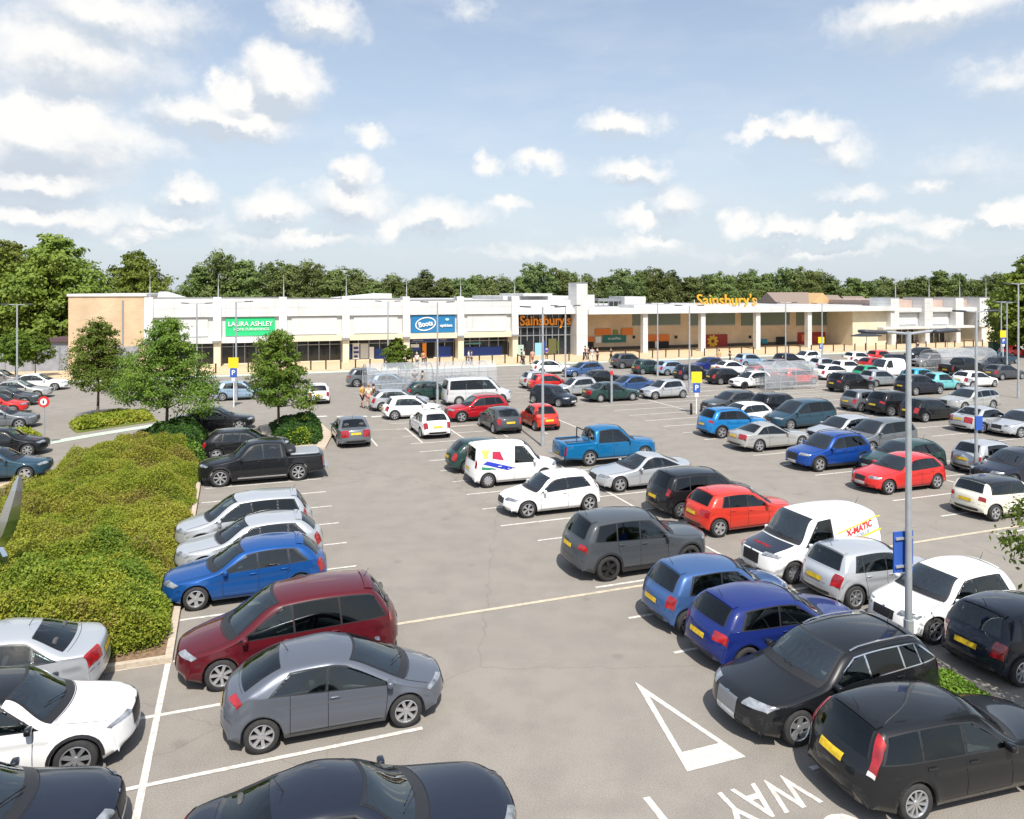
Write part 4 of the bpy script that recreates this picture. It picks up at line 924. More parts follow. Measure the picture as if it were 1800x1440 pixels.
def fast_mesh(name, v, f, m):
    me = bpy.data.meshes.new(name); n = len(f); me.vertices.add(len(v)); me.vertices.foreach_set('co', np.asarray(v, np.float32).ravel())
    me.loops.add(n * 4); me.loops.foreach_set('vertex_index', np.asarray(f, np.int32).ravel()); me.polygons.add(n)
    me.polygons.foreach_set('loop_start', np.arange(0, n * 4, 4, dtype=np.int32)); me.polygons.foreach_set('loop_total', np.full(n, 4, np.int32))
    me.materials.append(m); me.update(); me.validate(); return me
M_BARK = mat('bark', (.09, .065, .045), .9, noise=(6, (.16, .12, .09)), bump=.5)
def crown(blobs, nleaf, size, seed, m, name='crown'):
    rng = np.random.default_rng(seed); P = []; Nn = []
    vol = np.array([b[3] * b[4] for b in blobs]); cnt = (nleaf * vol / vol.sum()).astype(int)
    for (x, y, z, r, rz), k in zip(blobs, cnt):
        # twig clumps inside each lobe, leaves gathered around the clumps
        nc = max(6, k // 26); d = rng.normal(size=(nc, 3)); d /= np.linalg.norm(d, axis=1, keepdims=True); rad = rng.uniform(.45, 1.06, (nc, 1)) ** .6
        cc = d * rad * np.array([r, r, rz]) + np.array([x, y, z]); idx = rng.integers(0, nc, k)
        p = cc[idx] + rng.normal(size=(k, 3)) * np.array([r, r, rz * .7]) * .16
        P.append(p); nn = p - np.array([x, y, z - .3 * rz]); Nn.append(nn / np.linalg.norm(nn, axis=1, keepdims=True))
    P = np.concatenate(P); Nn = np.concatenate(Nn); v, f = leaves(P, size, rng, nrm=Nn * 1.3 + np.array([0, -.2, .45])); return fast_mesh(name, v, f, m)
def trunk_mesh(h, r, blobs, seed, rings=5):
    rnd = random.Random(seed); b = MB(); p = Vector((0, 0, -.1)); pts = [p]
    for k in range(1, rings + 1): pts.append(Vector((rnd.uniform(-.05, .05) * k * r * 3, rnd.uniform(-.05, .05) * k * r * 3, h * k / rings)))
    for k in range(rings): b.tube(pts[k], pts[k + 1], r * (1 - .16 * k), r * (1 - .16 * (k + 1)), 10)
    for (x, y, z, rr, rz) in blobs:
        if rnd.random() < .85:
            st = pts[min(rings, max(1, int(rings * min(1, (z - rz * .6) / h))))]; e = Vector((x, y, z)); mid = st.lerp(e, .5) + Vector((0, 0, -.08 * (e - st).length))
            b.tube(st, mid, r * .40, r * .25, 6); b.tube(mid, e, r * .25, r * .08, 6)
    return mesh('trunk', b.v, b.f, [M_BARK], b.m, True)
def make_tree(h, cb, cr, nblob, nleaf, size, seed, m, tr=.12, shape='oval', lean=0):
    rnd = random.Random(seed); bl = []
    for i in range(nblob):
        t = (i + .5) / nblob; z = cb + (h - cb) * (.10 + .84 * t)
        prof = (math.sin(math.pi * min(1, (.18 + t * .85))) ** .7) if shape == 'oval' else (1.0 - .85 * t) ** .8 if shape == 'cone' else math.sin(math.pi * (.12 + .80 * t)) ** .5
        a = i * 2.4 + rnd.uniform(-.4, .4); rr = cr * prof * rnd.uniform(.35, .78); br = cr * (.24 + .20 * prof) * rnd.uniform(.8, 1.2)
        bl.append((math.cos(a) * rr, math.sin(a) * rr, z, br, br * rnd.uniform(.62, .85)))
    bl.append((0, 0, h - cr * .25, cr * .3, cr * .3))
    return crown(bl, nleaf, size, seed, m), trunk_mesh((cb + h) * .55, tr, bl, seed)
L_MID = leaf_material('leaf_mid', (.115, .195, .020), (.19, .27, .030), (.050, .105, .012), .45)
L_DARK = leaf_material('leaf_dark', (.135, .190, .058), (.180, .230, .070), (.075, .112, .038), .18)
L_YEL = leaf_material('leaf_yellow', (.165, .215, .028), (.225, .265, .038), (.075, .115, .018), .3)
L_LIME = leaf_material('leaf_lime', (.13, .21, .015), (.18, .26, .03), (.06, .11, .01), .6)
L_BG = leaf_material('leaf_far', (.170, .220, .060), (.215, .255, .072), (.090, .126, .040), .12)
L_SHN = leaf_material('leaf_shrub_near', (.15, .22, .020), (.23, .28, .03), (.08, .13, .012), .6)
L_BUSH = leaf_material('leaf_laurel', (.03, .065, .010), (.06, .12, .015), (.012, .03, .006), .8)
def tree(pos, cm, tm, label, cat='tree', rz=0, sc=1, group=None, name='tree'):
    r = empty(name, pos, rz, label=label, category=cat, group=group); r.scale = (sc, sc, sc) if not hasattr(sc, '__len__') else sc
    obj('crown', cm, r); 
    if tm: obj('trunk', tm, r)
    return r
gk = 'young trees along the shrub bed'
c1, t1 = make_tree(6.9, 1.9, 2.65, 24, 27000, .066, 11, L_MID, .11, 'cone')
tree(G(293, 780), c1, t1, 'leafy young tree standing at the far tip of the shrub bed, middle of three', group=gk, name='young_tree')
c2, t2 = make_tree(6.5, 1.9, 2.5, 20, 21000, .07, 5, L_MID, .10, 'cone')
tree(G(172, 739), c2, t2, 'leafy young tree on the grass verge before the tan brick wall', group=gk, name='young_tree')
c3, t3 = make_tree(6.1, 1.7, 2.2, 20, 20000, .066, 8, L_MID, .10, 'cone')
tree(G(490, 768), c3, t3, 'leafy young tree in the small planted island by the black pickup', group=gk, name='young_tree')
c4, t4 = make_tree(3.9, .9, 1.7, 9, 7000, .10, 21, L_LIME, .07, 'oval')
tree(G(700, 668), c4, t4, 'small lime green tree in front of the blue pharmacy shop', name='small_tree')
c5, t5 = make_tree(4.6, 1.6, 2.3, 9, 7000, .12, 31, L_MID, .09, 'oval')
tree(G(28, 668), c5, t5, 'small tree at the left edge in front of the grey fence', name='small_tree')
tree(G(62, 664), c5, t5, 'thin small tree beside the grey fence, right of the left-edge one', rz=2, sc=(.7, .7, .95), name='small_tree')
c6, t6 = make_tree(15.2, 1.0, 6.6, 34, 26000, .26, 41, L_YEL, .45, 'oval')
tree(G(95, 632), c6, t6, 'huge yellow-green tree behind the tan brick end wall', name='broadleaf_tree')
tree(G(10, 634) + Vector((-3, 2, 0)), c6, t6, 'huge yellow-green tree at the left edge of the picture', rz=2.2, sc=.88, name='broadleaf_tree')
tree(G(238, 612), c6, t6, 'smaller yellow-green tree right of the huge one above the tan wall', rz=4, sc=(.72, .72, .93), name='broadleaf_tree')
tree(G(8, 600), c6, t6, 'dark tree top behind the huge yellow-green tree', rz=1, sc=1.1, name='broadleaf_tree')
# near tree at the right edge
c7, t7 = make_tree(5.2, 2.4, 1.9, 16, 15000, .06, 51, L_MID, .10, 'oval')
tree(Vector((11.55, 13.3, 0)), c7, t7, 'tree branch tip entering at the right edge above the navy hatchback', name='near_tree', rz=.6)
c8, t8 = make_tree(13.0, .6, 5.0, 24, 15000, .24, 61, L_YEL, .35, 'oval')
tree(G(1812, 628), c8, t8, 'tall yellow-green tree at the right edge beyond the shops', name='broadleaf_tree')
tree(G(1790, 618), c8, t8, 'yellow-green tree left of the tall right-edge tree', rz=2, sc=.82, name='broadleaf_tree')
# tree line behind the shops
VAR = []
for i, (mm, sh) in enumerate([(L_BG, 'round'), (L_DARK, 'oval'), (L_BG, 'oval'), (L_DARK, 'round'), (L_BG, 'round')]):
    c_, t_ = make_tree(14, .5, 5.6, 16, 17000, .21, 70 + i, mm, .3, sh); VAR.append((c_, t_))
rnd = random.Random(3); tl_ = []
front = [(352, 462), (395, 440), (430, 452), (470, 456), (512, 460), (550, 457), (590, 470), (628, 468), (655, 492), (690, 480), (722, 486), (748, 473), (782, 484), (808, 486), (838, 482), (862, 482), (888, 489), (915, 482), (943, 459), (972, 470), (1003, 473), (1030, 480), (1062, 483), (1095, 470),
         (1125, 474), (1152, 468), (1182, 474), (1212, 482), (1240, 480), (1268, 476), (1296, 478), (1322, 472), (1350, 476), (1380, 468), (1410, 468), (1436, 474), (1462, 484), (1500, 484), (1524, 492), (1560, 494), (1590, 488), (1622, 484), (1652, 471), (1684, 478), (1714, 490), (1742, 478), (1772, 480)]
for i, (x, ty) in enumerate(front):
    Yd = 122 + 32 * (x / 1800) + rnd.uniform(-3, 5); X = (x - CXP) / FPX * Yd; h = CH + (HY - ty) / FPX * Yd; sc = h / 14.2
    cm, tm = VAR[i % 5 if x > 700 else (0 if i % 2 else 2)]
    tree((X, Yd, -.3), cm, tm, None, 'tree', rnd.uniform(0, 6.28), (max(sc, .88) * rnd.uniform(.82, 1.05), max(sc, .88) * rnd.uniform(.82, 1.05), sc), 'trees in the belt behind the shops', 'woodland_tree'); tl_.append(x)
for i in range(34):
    x = 300 + i * 45 + rnd.uniform(-12, 12); Yd = 150 + 35 * (x / 1800) + rnd.uniform(-5, 8); X = (x - CXP) / FPX * Yd; h = CH + (HY - (491 + rnd.uniform(-6, 6))) / FPX * Yd; cm, tm = VAR[(i * 3) % 5]
    if 287 < x < 322: h = 9
    sc = h / 14.2; tree((X, Yd, -.3), cm, tm, None, 'tree', rnd.uniform(0, 6.28), (.85, .85, sc), 'trees in the belt behind the shops', 'woodland_tree')
for o in COL.objects:
    if o.name.startswith('woodland_tree'): o['label'] = 'broad dark green tree in the belt behind the shop roofs'

# ---------------------------------------------------------------- shrub bed
L_SH = leaf_material('leaf_shrub', (.25, .32, .024), (.40, .39, .046), (.125, .18, .014), .55)
L_SH2 = leaf_material('leaf_shrub_brown', (.29, .22, .06), (.31, .28, .045), (.14, .15, .02), .9)
bed_px = [(297, 1158), (317, 1060), (336, 960), (352, 862), (362, 800), (300, 792), (190, 800), (100, 838), (-40, 905), (-260, 1010), (-500, 1150)]
bp = [G(*p) for p in bed_px]; bp = bp[:-1] + [G(297, 1158) - BH * 14 + AH * 3, G(297, 1158) - BH * 14]
sb = MB(); sb.prism([(p.x, p.y) for p in bp], -.01, .10); sb.build('planting_soil', M_SOIL, None, kind='structure')
def inside(x, y, poly):
    c = np.zeros_like(x, bool); n = len(poly)
    for i in range(n):
        a, b = poly[i], poly[(i + 1) % n]; cond = ((a[1] > y) != (b[1] > y)) & (x < (b[0] - a[0]) * (y - a[1]) / (b[1] - a[1] + 1e-12) + a[0]); c ^= cond
    return c
def edge_dist(x, y, poly):
    d = np.full_like(x, 1e9); n = len(poly)
    for i in range(n):
        a = np.array(poly[i]); b = np.array(poly[(i + 1) % n]); ab = b - a; t = np.clip(((x - a[0]) * ab[0] + (y - a[1]) * ab[1]) / (ab @ ab), 0, 1); d = np.minimum(d, np.hypot(x - a[0] - t * ab[0], y - a[1] - t * ab[1]))
    return d
def vnoise(x, y, s, seed):
    rng = np.random.default_rng(seed); g = rng.random((128, 128)); u = x * s + 40; v = y * s + 40; i = np.floor(u).astype(int); j = np.floor(v).astype(int); fu = u - i; fv = v - j
    fu = fu * fu * (3 - 2 * fu); fv = fv * fv * (3 - 2 * fv); a = g[i % 128, j % 128]; b = g[(i + 1) % 128, j % 128]; c = g[i % 128, (j + 1) % 128]; d = g[(i + 1) % 128, (j + 1) % 128]
    return (a * (1 - fu) + b * fu) * (1 - fv) + (c * (1 - fu) + d * fu) * fv
def shrubs(name, poly, n, hmax, inset, size, seed, mats, label, cat='shrubs', rim=.7, hvar=.45, mounds=0):
    rng = np.random.default_rng(seed); xs = [p[0] for p in poly]; ys = [p[1] for p in poly]
    x = rng.uniform(min(xs), max(xs), n * 3); y = rng.uniform(min(ys), max(ys), n * 3); k = inside(x, y, poly); x, y = x[k], y[k]; e = edge_dist(x, y, poly); 
    e = e - inset - (vnoise(x, y, .9, seed + 5) - .5) * .5; k = e > 0; x, y, e = x[k][:n], y[k][:n], e[k][:n]
    hh = hmax * np.sqrt(np.clip(e / rim, 0, 1)) * (1 - hvar + hvar * 2 * (.6 * vnoise(x, y, .55, seed) + .4 * vnoise(x, y, 1.7, seed + 1) - .15)) + .05
    if mounds:
        kk = rng.integers(0, len(x), mounds); mx_, my_ = x[kk], y[kk]; mr_ = rng.uniform(.45, 1.15, mounds); mh_ = rng.uniform(.65, 1.25, mounds); dome = np.zeros(len(x))
        for a in range(mounds): d2 = ((x - mx_[a]) ** 2 + (y - my_[a]) ** 2) / mr_[a] ** 2; dome = np.maximum(dome, np.sqrt(np.clip(1 - d2, 0, 1)) * mh_[a])
        hh = hh * (.50 + .62 * dome)
    z = hh * (1 - .35 * rng.random(len(x)) ** 2.2 - .55 * (rng.random(len(x)) < .28) * rng.random(len(x))) + .08
    # leaning sprays: leaves cluster along stems
    P = np.stack([x, y, z], 1) + rng.normal(size=(len(x), 3)) * .03
    up = np.tile([0, -.25, .8], (len(x), 1)); v, f = leaves(P, size, rng, nrm=up)
    me = fast_mesh(name, v, f, mats[0])
    for m in mats[1:]: me.materials.append(m)
    if len(mats) > 1:
        w = vnoise(x, y, .8, seed + 9) + .25 * vnoise(x, y, 3.0, seed + 8) + rng.random(len(x)) * .35; mi = (w > 1.16).astype(np.int32); me.polygons.foreach_set('material_index', mi)
    # dark woody mass below the leaves
    return obj(name, me, None, kind='stuff', label=label, category=cat)
poly = [(p.x, p.y) for p in bp]
shrubs('shrub_planting', poly, 400000, 1.10, .20, .034, 4, [L_SH, L_SH2], 'yellow-green low shrubs filling the kerbed bed at the left', hvar=.75, rim=1.0, mounds=330)
near = [tuple(G(*p))[:2] for p in ((290, 1150), (305, 1075), (300, 1010), (215, 985), (60, 1030), (-150, 1110), (-150, 1200), (60, 1190), (200, 1165))]
shrubs('dark_shrub_planting', near, 110000, 1.25, .25, .036, 14, [L_SHN, L_SH], 'darker green dense shrub at the near corner of the bed', rim=1.1, hvar=.6, mounds=60)
isl = [tuple(G(*p))[:2] for p in ((366, 828), (364, 775), (300, 764), (240, 776), (262, 800), (318, 812))]
shrubs('laurel_planting', isl, 26000, 1.15, .05, .085, 17, [L_BUSH, L_MID], 'dark laurel bushes under the middle young tree')
isl2 = [tuple(G(*p))[:2] for p in ((470, 752), (560, 750), (572, 765), (560, 786), (490, 790))]
shrubs('island_planting', isl2, 16000, .8, .1, .08, 19, [L_BUSH, L_SH], 'low bushes in the island under the rightmost young tree', rim=.6)
i2 = MB(); i2.prism([(G(*p).x, G(*p).y) for p in ((455, 750), (565, 747), (585, 765), (572, 790), (470, 795))], -.01, .11); i2.build('island_kerb', M_KERB, None, kind='structure')
# kerbs
def kerb(a, b, w=.13, h=.13, name='kerb'):
    a = Vector((a.x, a.y, 0)); b = Vector((b.x, b.y, 0)); d = (b - a).normalized(); n = Vector((-d.y, d.x, 0)) * w; m = MB(); m.prism([(a.x, a.y), (b.x, b.y), ((b + n).x, (b + n).y), ((a + n).x, (a + n).y)], -.01, h); return m.build(name, M_KERB, None, kind='structure')
kerb(G(303, 1166), G(361, 800), w=.16); kerb(G(297, 1161) - BH * 14, G(301, 1165), w=.15, h=.127)
# grass verges and islands on the left
def patch(px, name, m, z0=.05, z1=.12, **kw):
    mb = MB(); pp = [G(*p) for p in px]; mb.prism([(p.x, p.y) for p in pp], -.01, z1); return mb.build(name, m, None, kind='structure', **kw)
M_GR = mat('lawn', (.13, .19, .03), .9, noise=(1.5, (.22, .24, .05)), bump=.4)
patch([(122, 752), (160, 738), (262, 733), (278, 741), (200, 752), (135, 762)], 'grass_verge', M_GR)
patch([(-60, 775), (10, 762), (60, 764), (74, 772), (40, 782), (-60, 800)], 'grass_verge', M_GR)
def blades(px, n, seed, hmax=.28, m=L_SH, size=.07, name='rough_grass', label='rough grass on the verge'):
    return shrubs(name, [tuple(G(*p))[:2] for p in px], n, hmax, .02, size, seed, [m], label, 'grass', rim=.4)
blades([(122, 752), (160, 738), (262, 733), (278, 741), (200, 752), (135, 762)], 9000, 23, .5, L_SH, .10, label='rough grass under the young tree on the verge')
blades([(-60, 775), (10, 762), (60, 764), (74, 772), (40, 782), (-60, 800)], 6000, 24, .35, L_SH, .09, label='rough grass on the verge at the left edge')
gg = MB()
pts = [G(45, 786), G(160, 766), G(272, 748), G(330, 738)]
for a, b in zip(pts[:-1], pts[1:]): line(gg, a, b, .9, .012)
gg.build('pale_green_path', M_GPAINT, None, kind='structure')
pvm = MB(); line(pvm, G(-60, 872), G(215, 800), .8, .012); pvm.build('footpath', M_PAVE, None, kind='structure')
# grass island bottom right
patch([(1600, 1250), (1645, 1190), (1672, 1188), (1800, 1262), (1930, 1340), (1860, 1372), (1700, 1310)], 'grass_island', M_GR, z1=.12)
blades([(1605, 1248), (1648, 1194), (1672, 1192), (1798, 1266), (1925, 1342), (1855, 1368), (1702, 1306)], 22000, 33, .16, leaf_material('leaf_lawn', (.16, .29, .03), (.22, .36, .04), (.10, .19, .02), 1.2), .035, label='bright green grass on the island behind the black estate')
kerb(G(1930, 1338), G(1674, 1187), w=.13, h=.14)
# ================================================================ retail buildings
M_CREAM = mat('cream_render', (.66, .60, .46), .7, noise=(.8, (.60, .54, .40)))
M_OFFW = mat('off_white_panel', (.60, .61, .60), .5, noise=(.7, (.55, .56, .55)))
M_ROOF = mat('flat_roof_membrane', (.50, .50, .50), .7, noise=(.3, (.42, .42, .42)))
M_DGL = mat('shop_glass', (.018, .022, .025), .06, spec=.6)
M_ALU = mat('aluminium_frame', (.35, .36, .37), .4, metal=.6)
M_BOOTS = mat('pharmacy_blue', (.012, .16, .36), .5); M_NAVY = mat('window_film_blue', (.012, .045, .26), .5)
M_GSIGN = mat('green_sign', (.02, .50, .18), .5); M_LET = mat('white_letters', (.80, .80, .78), .5); M_ORG = mat('orange_letters', (.85, .28, .01), .5); M_YORG = mat('amber_letters', (.72, .36, .02), .5)
M_ORP = mat('orange_panel', (.70, .19, .02), .5); M_MAST = mat('galvanised_steel', (.55, .57, .58), .45, metal=.5)
def brick(name, c1, c2, mortar, sc=1.0, bw=.44, rh=.15, ms=.012, ro=.85):
    m = bpy.data.materials.new(name); m.use_nodes = True; nt = m.node_tree; b = nt.nodes['Principled BSDF']; tc = nt.nodes.new('ShaderNodeTexCoord'); mp = nt.nodes.new('ShaderNodeMapping')
    mp.inputs['Rotation'].default_value = (R(-90), 0, 0); nt.links.new(tc.outputs['Object'], mp.inputs[0]); t = nt.nodes.new('ShaderNodeTexBrick')
    t.inputs['Color1'].default_value = (*c1, 1); t.inputs['Color2'].default_value = (*c2, 1); t.inputs['Mortar'].default_value = (*mortar, 1); t.inputs['Scale'].default_value = sc; t.inputs['Brick Width'].default_value = bw; t.inputs['Row Height'].default_value = rh; t.inputs['Mortar Size'].default_value = ms; t.offset = .5 if bw < 1 else 0
    nt.links.new(mp.outputs[0], t.inputs[0]); n = nt.nodes.new('ShaderNodeTexNoise'); n.inputs['Scale'].default_value = .5; nt.links.new(tc.outputs['Object'], n.inputs[0]); x = nt.nodes.new('ShaderNodeMix'); x.data_type = 'RGBA'; x.blend_type = 'MULTIPLY'; x.inputs[0].default_value = 1
    r = nt.nodes.new('ShaderNodeMapRange'); r.inputs[1].default_value = .3; r.inputs[2].default_value = .7; r.inputs[3].default_value = .86; r.inputs[4].default_value = 1.08; nt.links.new(n.outputs['Fac'], r.inputs[0]); nt.links.new(t.outputs[0], x.inputs[6]); nt.links.new(r.outputs[0], x.inputs[7]); nt.links.new(x.outputs[2], b.inputs['Base Color']); b.inputs['Roughness'].default_value = ro; return m
M_WHITE = brick('white_cladding', (.64, .64, .63), (.61, .61, .60), (.44, .44, .43), 1.0, 2.6, 1.3, .022, .5)
M_BRK = brick('buff_brick', (.56, .40, .24), (.60, .44, .28), (.56, .46, .34)); M_BRK2 = brick('tan_brick', (.66, .50, .34), (.70, .54, .37), (.66, .54, .40)); M_PINK = mat('pink_stone', (.50, .38, .32), .8, noise=(1, (.44, .33, .28)))
FB = G(606, 638); 
def fx(px):
    """distance along the shop front (from FB) seen at photograph column px"""
    k = (px - CXP) / FPX; return (k * FB.y - FB.x) / (BH.x - k * BH.y)
def building(name, label, cat='building'): return empty(name, (FB.x, FB.y, 0), A20, label=label, category=cat)
fins_px = [262, 382, 497, 607, 713, 808, 903]
tb = building('shop_terrace', 'long white single-storey shop terrace with tall fins and thin masts on the left')
D = 34
mb = MB(); x0, x1 = fx(120), fx(258)
mb.box(x0, x1, .0, D, 0, 7.85).box(fx(216) - .07, fx(216) + .07, -.10, 0, .2, 7.4, 1); mb.build('brick_end_wall', [M_BRK, M_ALU], tb)
MB().box(x0 - .12, x1, -.12, D, 7.85, 8.12).build('end_wall_coping', M_WHITE, tb)
MB().box(x1, fx(903), 1.2, D, 7.0, 7.25).build('flat_roof', M_ROOF, tb)
MB().add([(fx(262) + .3, 4, 7.3), (fx(330), 4, 7.3), (fx(272), 4, 8.35), (fx(262) + .3, 14, 7.3), (fx(330), 14, 7.3), (fx(272), 14, 8.35)], [(0, 1, 2), (3, 5, 4), (0, 2, 5, 3), (1, 4, 5, 2), (0, 3, 4, 1)]).build('roof_gable', M_WHITE, tb)
MB().add([(fx(613), 6, 7.3), (fx(705), 6, 7.3), (fx(705), 6, 8.1), (fx(613), 6, 7.5), (fx(613), 20, 7.3), (fx(705), 20, 7.3), (fx(705), 20, 8.1), (fx(613), 20, 7.5)], [(0, 1, 2, 3), (4, 7, 6, 5), (3, 2, 6, 7), (1, 5, 6, 2), (0, 3, 7, 4), (0, 4, 5, 1)]).build('roof_plant_screen', M_WHITE, tb)
M_SHOPI = mat('shop_interior', (.05, .045, .04), .8)
for i, p in enumerate(fins_px):
    c = fx(p); w = .42; f = MB()
    f.add([(c - w, 1.2, 2.9), (c + w, 1.2, 2.9), (c + w, -.75, 2.9), (c - w, -.75, 2.9), (c - w, 1.2, 7.75), (c + w, 1.2, 7.75), (c + w, -.35, 7.75), (c - w, -.35, 7.75)], [(3, 2, 1, 0), (4, 5, 6, 7), (0, 1, 5, 4), (1, 2, 6, 5), (2, 3, 7, 6), (3, 0, 4, 7)])
    f.build('fin', M_WHITE, tb)
    MB().box(c - .36, c + .36, -.62, .8, 0, 2.9).build('fin_base', M_CREAM, tb)
    MB().tube((c + .1, -.1, 7.6), (c + .1, -.1, 9.0), .075, .055).tube((c + .1, -.1, 9.0), (c + .1, -.1, 10.3), .03, .015).build('mast', M_MAST, tb)
    MB().box(c - .5, c + .3, -.95, -.62, 2.75, 2.95).build('uplight', M_ALU, tb)
def poster(par, name, x0, x1, z0, z1, y, m, t=.05): return MB().box(x0, x1, y - t, y, z0, z1).build(name, m, par)
for i in range(6):
    a, b = fx(fins_px[i]) + .42, fx(fins_px[i + 1]) - .42
    zt = [7.65, 7.65, 7.55, 7.45, 7.3, 7.2][i]
    MB().box(a, b, -.25, .3, 5.55, zt).build('parapet_panel', M_WHITE, tb)
    MB().box(a, b, -.30, .3, zt, zt + .08).build('parapet_coping', M_ALU, tb)
    MB().box(a, b, .06, .3, 3.3, 5.55).build('fascia_recess', M_OFFW, tb)
    if i in (0, 2, 3, 5): MB().box(a + .55, b - .55, -.06, .06, 3.42, 5.40).build('blank_sign_panel', M_OFFW if i < 3 else M_WHITE, tb)
    MB().box(a, b, -.45, 1.2, 2.65, 3.3).build('canopy_beam', M_WHITE if i < 2 else M_CREAM, tb)
    # shopfront
    s = MB(); s.box(a, b, 1.25, 1.32, .25, 2.65); s.build('shopfront_glass', M_DGL, tb)
    MB().box(a, b, 1.15, 1.35, 0, .25).build('stall_riser', M_CREAM, tb)
    fr = MB(); n = 5
    for k in range(n + 1): xx = a + (b - a) * k / n; fr.box(xx - .04, xx + .04, 1.14, 1.25, .25, 2.65)
    fr.box(a, b, 1.15, 1.25, 2.1, 2.18); fr.build('shopfront_frame', M_ALU, tb)
a, b = fx(382), fx(497)
MB().box(a + .85, b - .85, -.08, .06, 3.42, 5.42).build('shop_sign', M_GSIGN, tb)
def sign_text(par, txt, size, x, y, z, m, width=None, name='sign_lettering', bold=.01, ext=.05, stretch=None):
    me = text_mesh(txt, size, ext, bold); me.materials.append(m)
    if width:
        w = max(v.co.x for v in me.vertices) - min(v.co.x for v in me.vertices)
        for v in me.vertices: v.co.x *= width / w
    return obj(name, me, par, (x, y, z), (R(90), 0, 0))
cx_ = (a + b) / 2
sign_text(tb, 'LAURA ASHLEY', .72, cx_, -.12, 4.72, M_LET, width=4.7, bold=.006)
sign_text(tb, 'HOME FURNISHINGS', .40, cx_ + .1, -.12, 4.12, M_LET, width=3.7, bold=.0)
a, b = fx(713), fx(808); 
MB().box(a + .62, b - .62, -.08, .06, 3.36, 5.48).build('pharmacy_sign', M_BOOTS, tb)
oc = a + (b - a) * .36; ring = MB(); n = 40; vs_ = []
for k in range(n):
    t = 2 * math.pi * k / n
    for (rx, rz) in ((1.28, .82), (1.16, .70)):
        for y in (-.14, -.08): x, z = rx * math.cos(t), rz * math.sin(t); vs_.append((oc + x, y, 4.42 + z + .1 * x))
ring.add(vs_, [q for k in range(n) for q in ((k * 4, k * 4 + 2, ((k + 1) % n) * 4 + 2, ((k + 1) % n) * 4), (k * 4, ((k + 1) % n) * 4, ((k + 1) % n) * 4 + 1, k * 4 + 1), (k * 4 + 2, k * 4 + 3, ((k + 1) % n) * 4 + 3, ((k + 1) % n) * 4 + 2))]); ring.build('sign_oval', M_LET, tb)
o = sign_text(tb, 'Boots', .85, oc, -.13, 4.40, M_LET, width=1.75, bold=.02); o.rotation_euler = (R(90), R(-8), 0)
sign_text(tb, 'opticians', .5, a + (b - a) * .74, -.13, 4.20, M_LET, width=1.55, bold=.01)
v, f = rounded_box(.5, .1, .3, 4, .8); MB().add([(q[0] + a + (b - a) * .76, q[1] - .13, q[2] + 4.92) for q in v], f).build('sign_emblem', mat('mint', (.45, .70, .68), .5), tb, True)
def P2(px0, px1, z0, z1, m, name='window_poster', y=1.13): return poster(tb, name, fx(px0), fx(px1), z0, z1, y, m)
P2(622, 634, .3, 2.2, M_LET); P2(636, 650, .35, 2.1, M_OFFW); P2(662, 690, .3, 1.5, M_NAVY); P2(612, 619, .4, 1.9, M_NAVY); P2(652, 660, .3, 1.7, M_LET)
P2(624, 632, 1.5, 1.75, M_NAVY, y=1.07); P2(624, 633, 1.0, 1.25, M_NAVY, y=1.07); P2(625, 631, .5, .75, M_NAVY, y=1.07)
P2(723, 799, 2.15, 2.6, M_NAVY, 'pharmacy_header'); P2(725, 742, 1.1, 1.5, M_NAVY); P2(725, 740, 1.5, 1.9, M_LET); P2(774, 797, .25, 1.55, M_NAVY); P2(746, 753, .2, 2.0, M_ORG)
sign_text(tb, 'pharmacy', .26, fx(738), 1.06, 2.38, M_LET, width=1.3, bold=0, ext=.01); sign_text(tb, 'health', .26, fx(783), 1.06, 2.38, M_LET, width=.8, bold=0, ext=.01)
MB().box(fx(755), fx(766), 1.10, 1.13, .05, 2.1).build('shop_doorway', mat('dark_doorway', (.006, .006, .006), .9), tb)
P2(820, 887, .3, 1.35, M_NAVY); P2(822, 850, 1.7, 1.9, mat('teal_band', (.10, .30, .34), .5))
# supermarket
sm = building('supermarket', 'wide supermarket with white flat canopy, square columns and brick wall behind')
xa, xb = fx(908), fx(1008)
MB().box(fx(905), fx(1010), .9, D, 5.5, 7.25).box(fx(903), fx(1050), 4.0, 18, 7.25, 7.75).box(fx(932), fx(984), 2.5, 12, 7.75, 8.1).build('entrance_block', M_WHITE, sm)
fa = MB(); ys = [0, .0]
prof = [(-.6, 5.45), (-.6, 5.62), (.2, 6.25), (.9, 6.55), (.9, 5.45)]
fa.add([(xa, y, z) for y, z in prof] + [(xb, y, z) for y, z in prof], [(0, 1, 2, 3, 4)[::-1], (5, 6, 7, 8, 9)] + [(i, (i + 1) % 5, 5 + (i + 1) % 5, 5 + i) for i in range(5)]); fa.build('entrance_canopy', M_WHITE, sm)
MB().box(xa, xb, .95, 1.02, .0, 5.45).build('entrance_glazing', M_DGL, sm)
fr = MB()
for k in range(10): xx = xa + (xb - xa) * k / 9; fr.box(xx - .05, xx + .05, .80, .95, 0, 5.45)
for z in (2.6, 3.7): fr.box(xa, xb, .82, .94, z, z + .12)
fr.build('entrance_frame', M_ALU, sm)
sign_text(sm, "Sainsbury's", 1.75, (xa + xb) / 2 + .25, .55, 4.55, M_ORG, width=(xb - xa) * .90, bold=.03, ext=.08)
for (p, q, z0, z1, m) in ((930, 940, .1, 2.0, M_UNDER), (944, 956, .1, 1.7, mat('pale_cyan_poster', (.25, .50, .60), .5)), (957, 962, .3, 1.9, M_NAVY), (968, 982, .2, 2.2, mat('olive_display', (.10, .10, .03), .7)), (983, 986, .6, 1.9, L_LIME), (908, 924, .2, 1.5, mat('pale_green_poster', (.40, .52, .46), .5))): poster(sm, 'entrance_poster', fx(p), fx(q), z0, z1, .78, m)
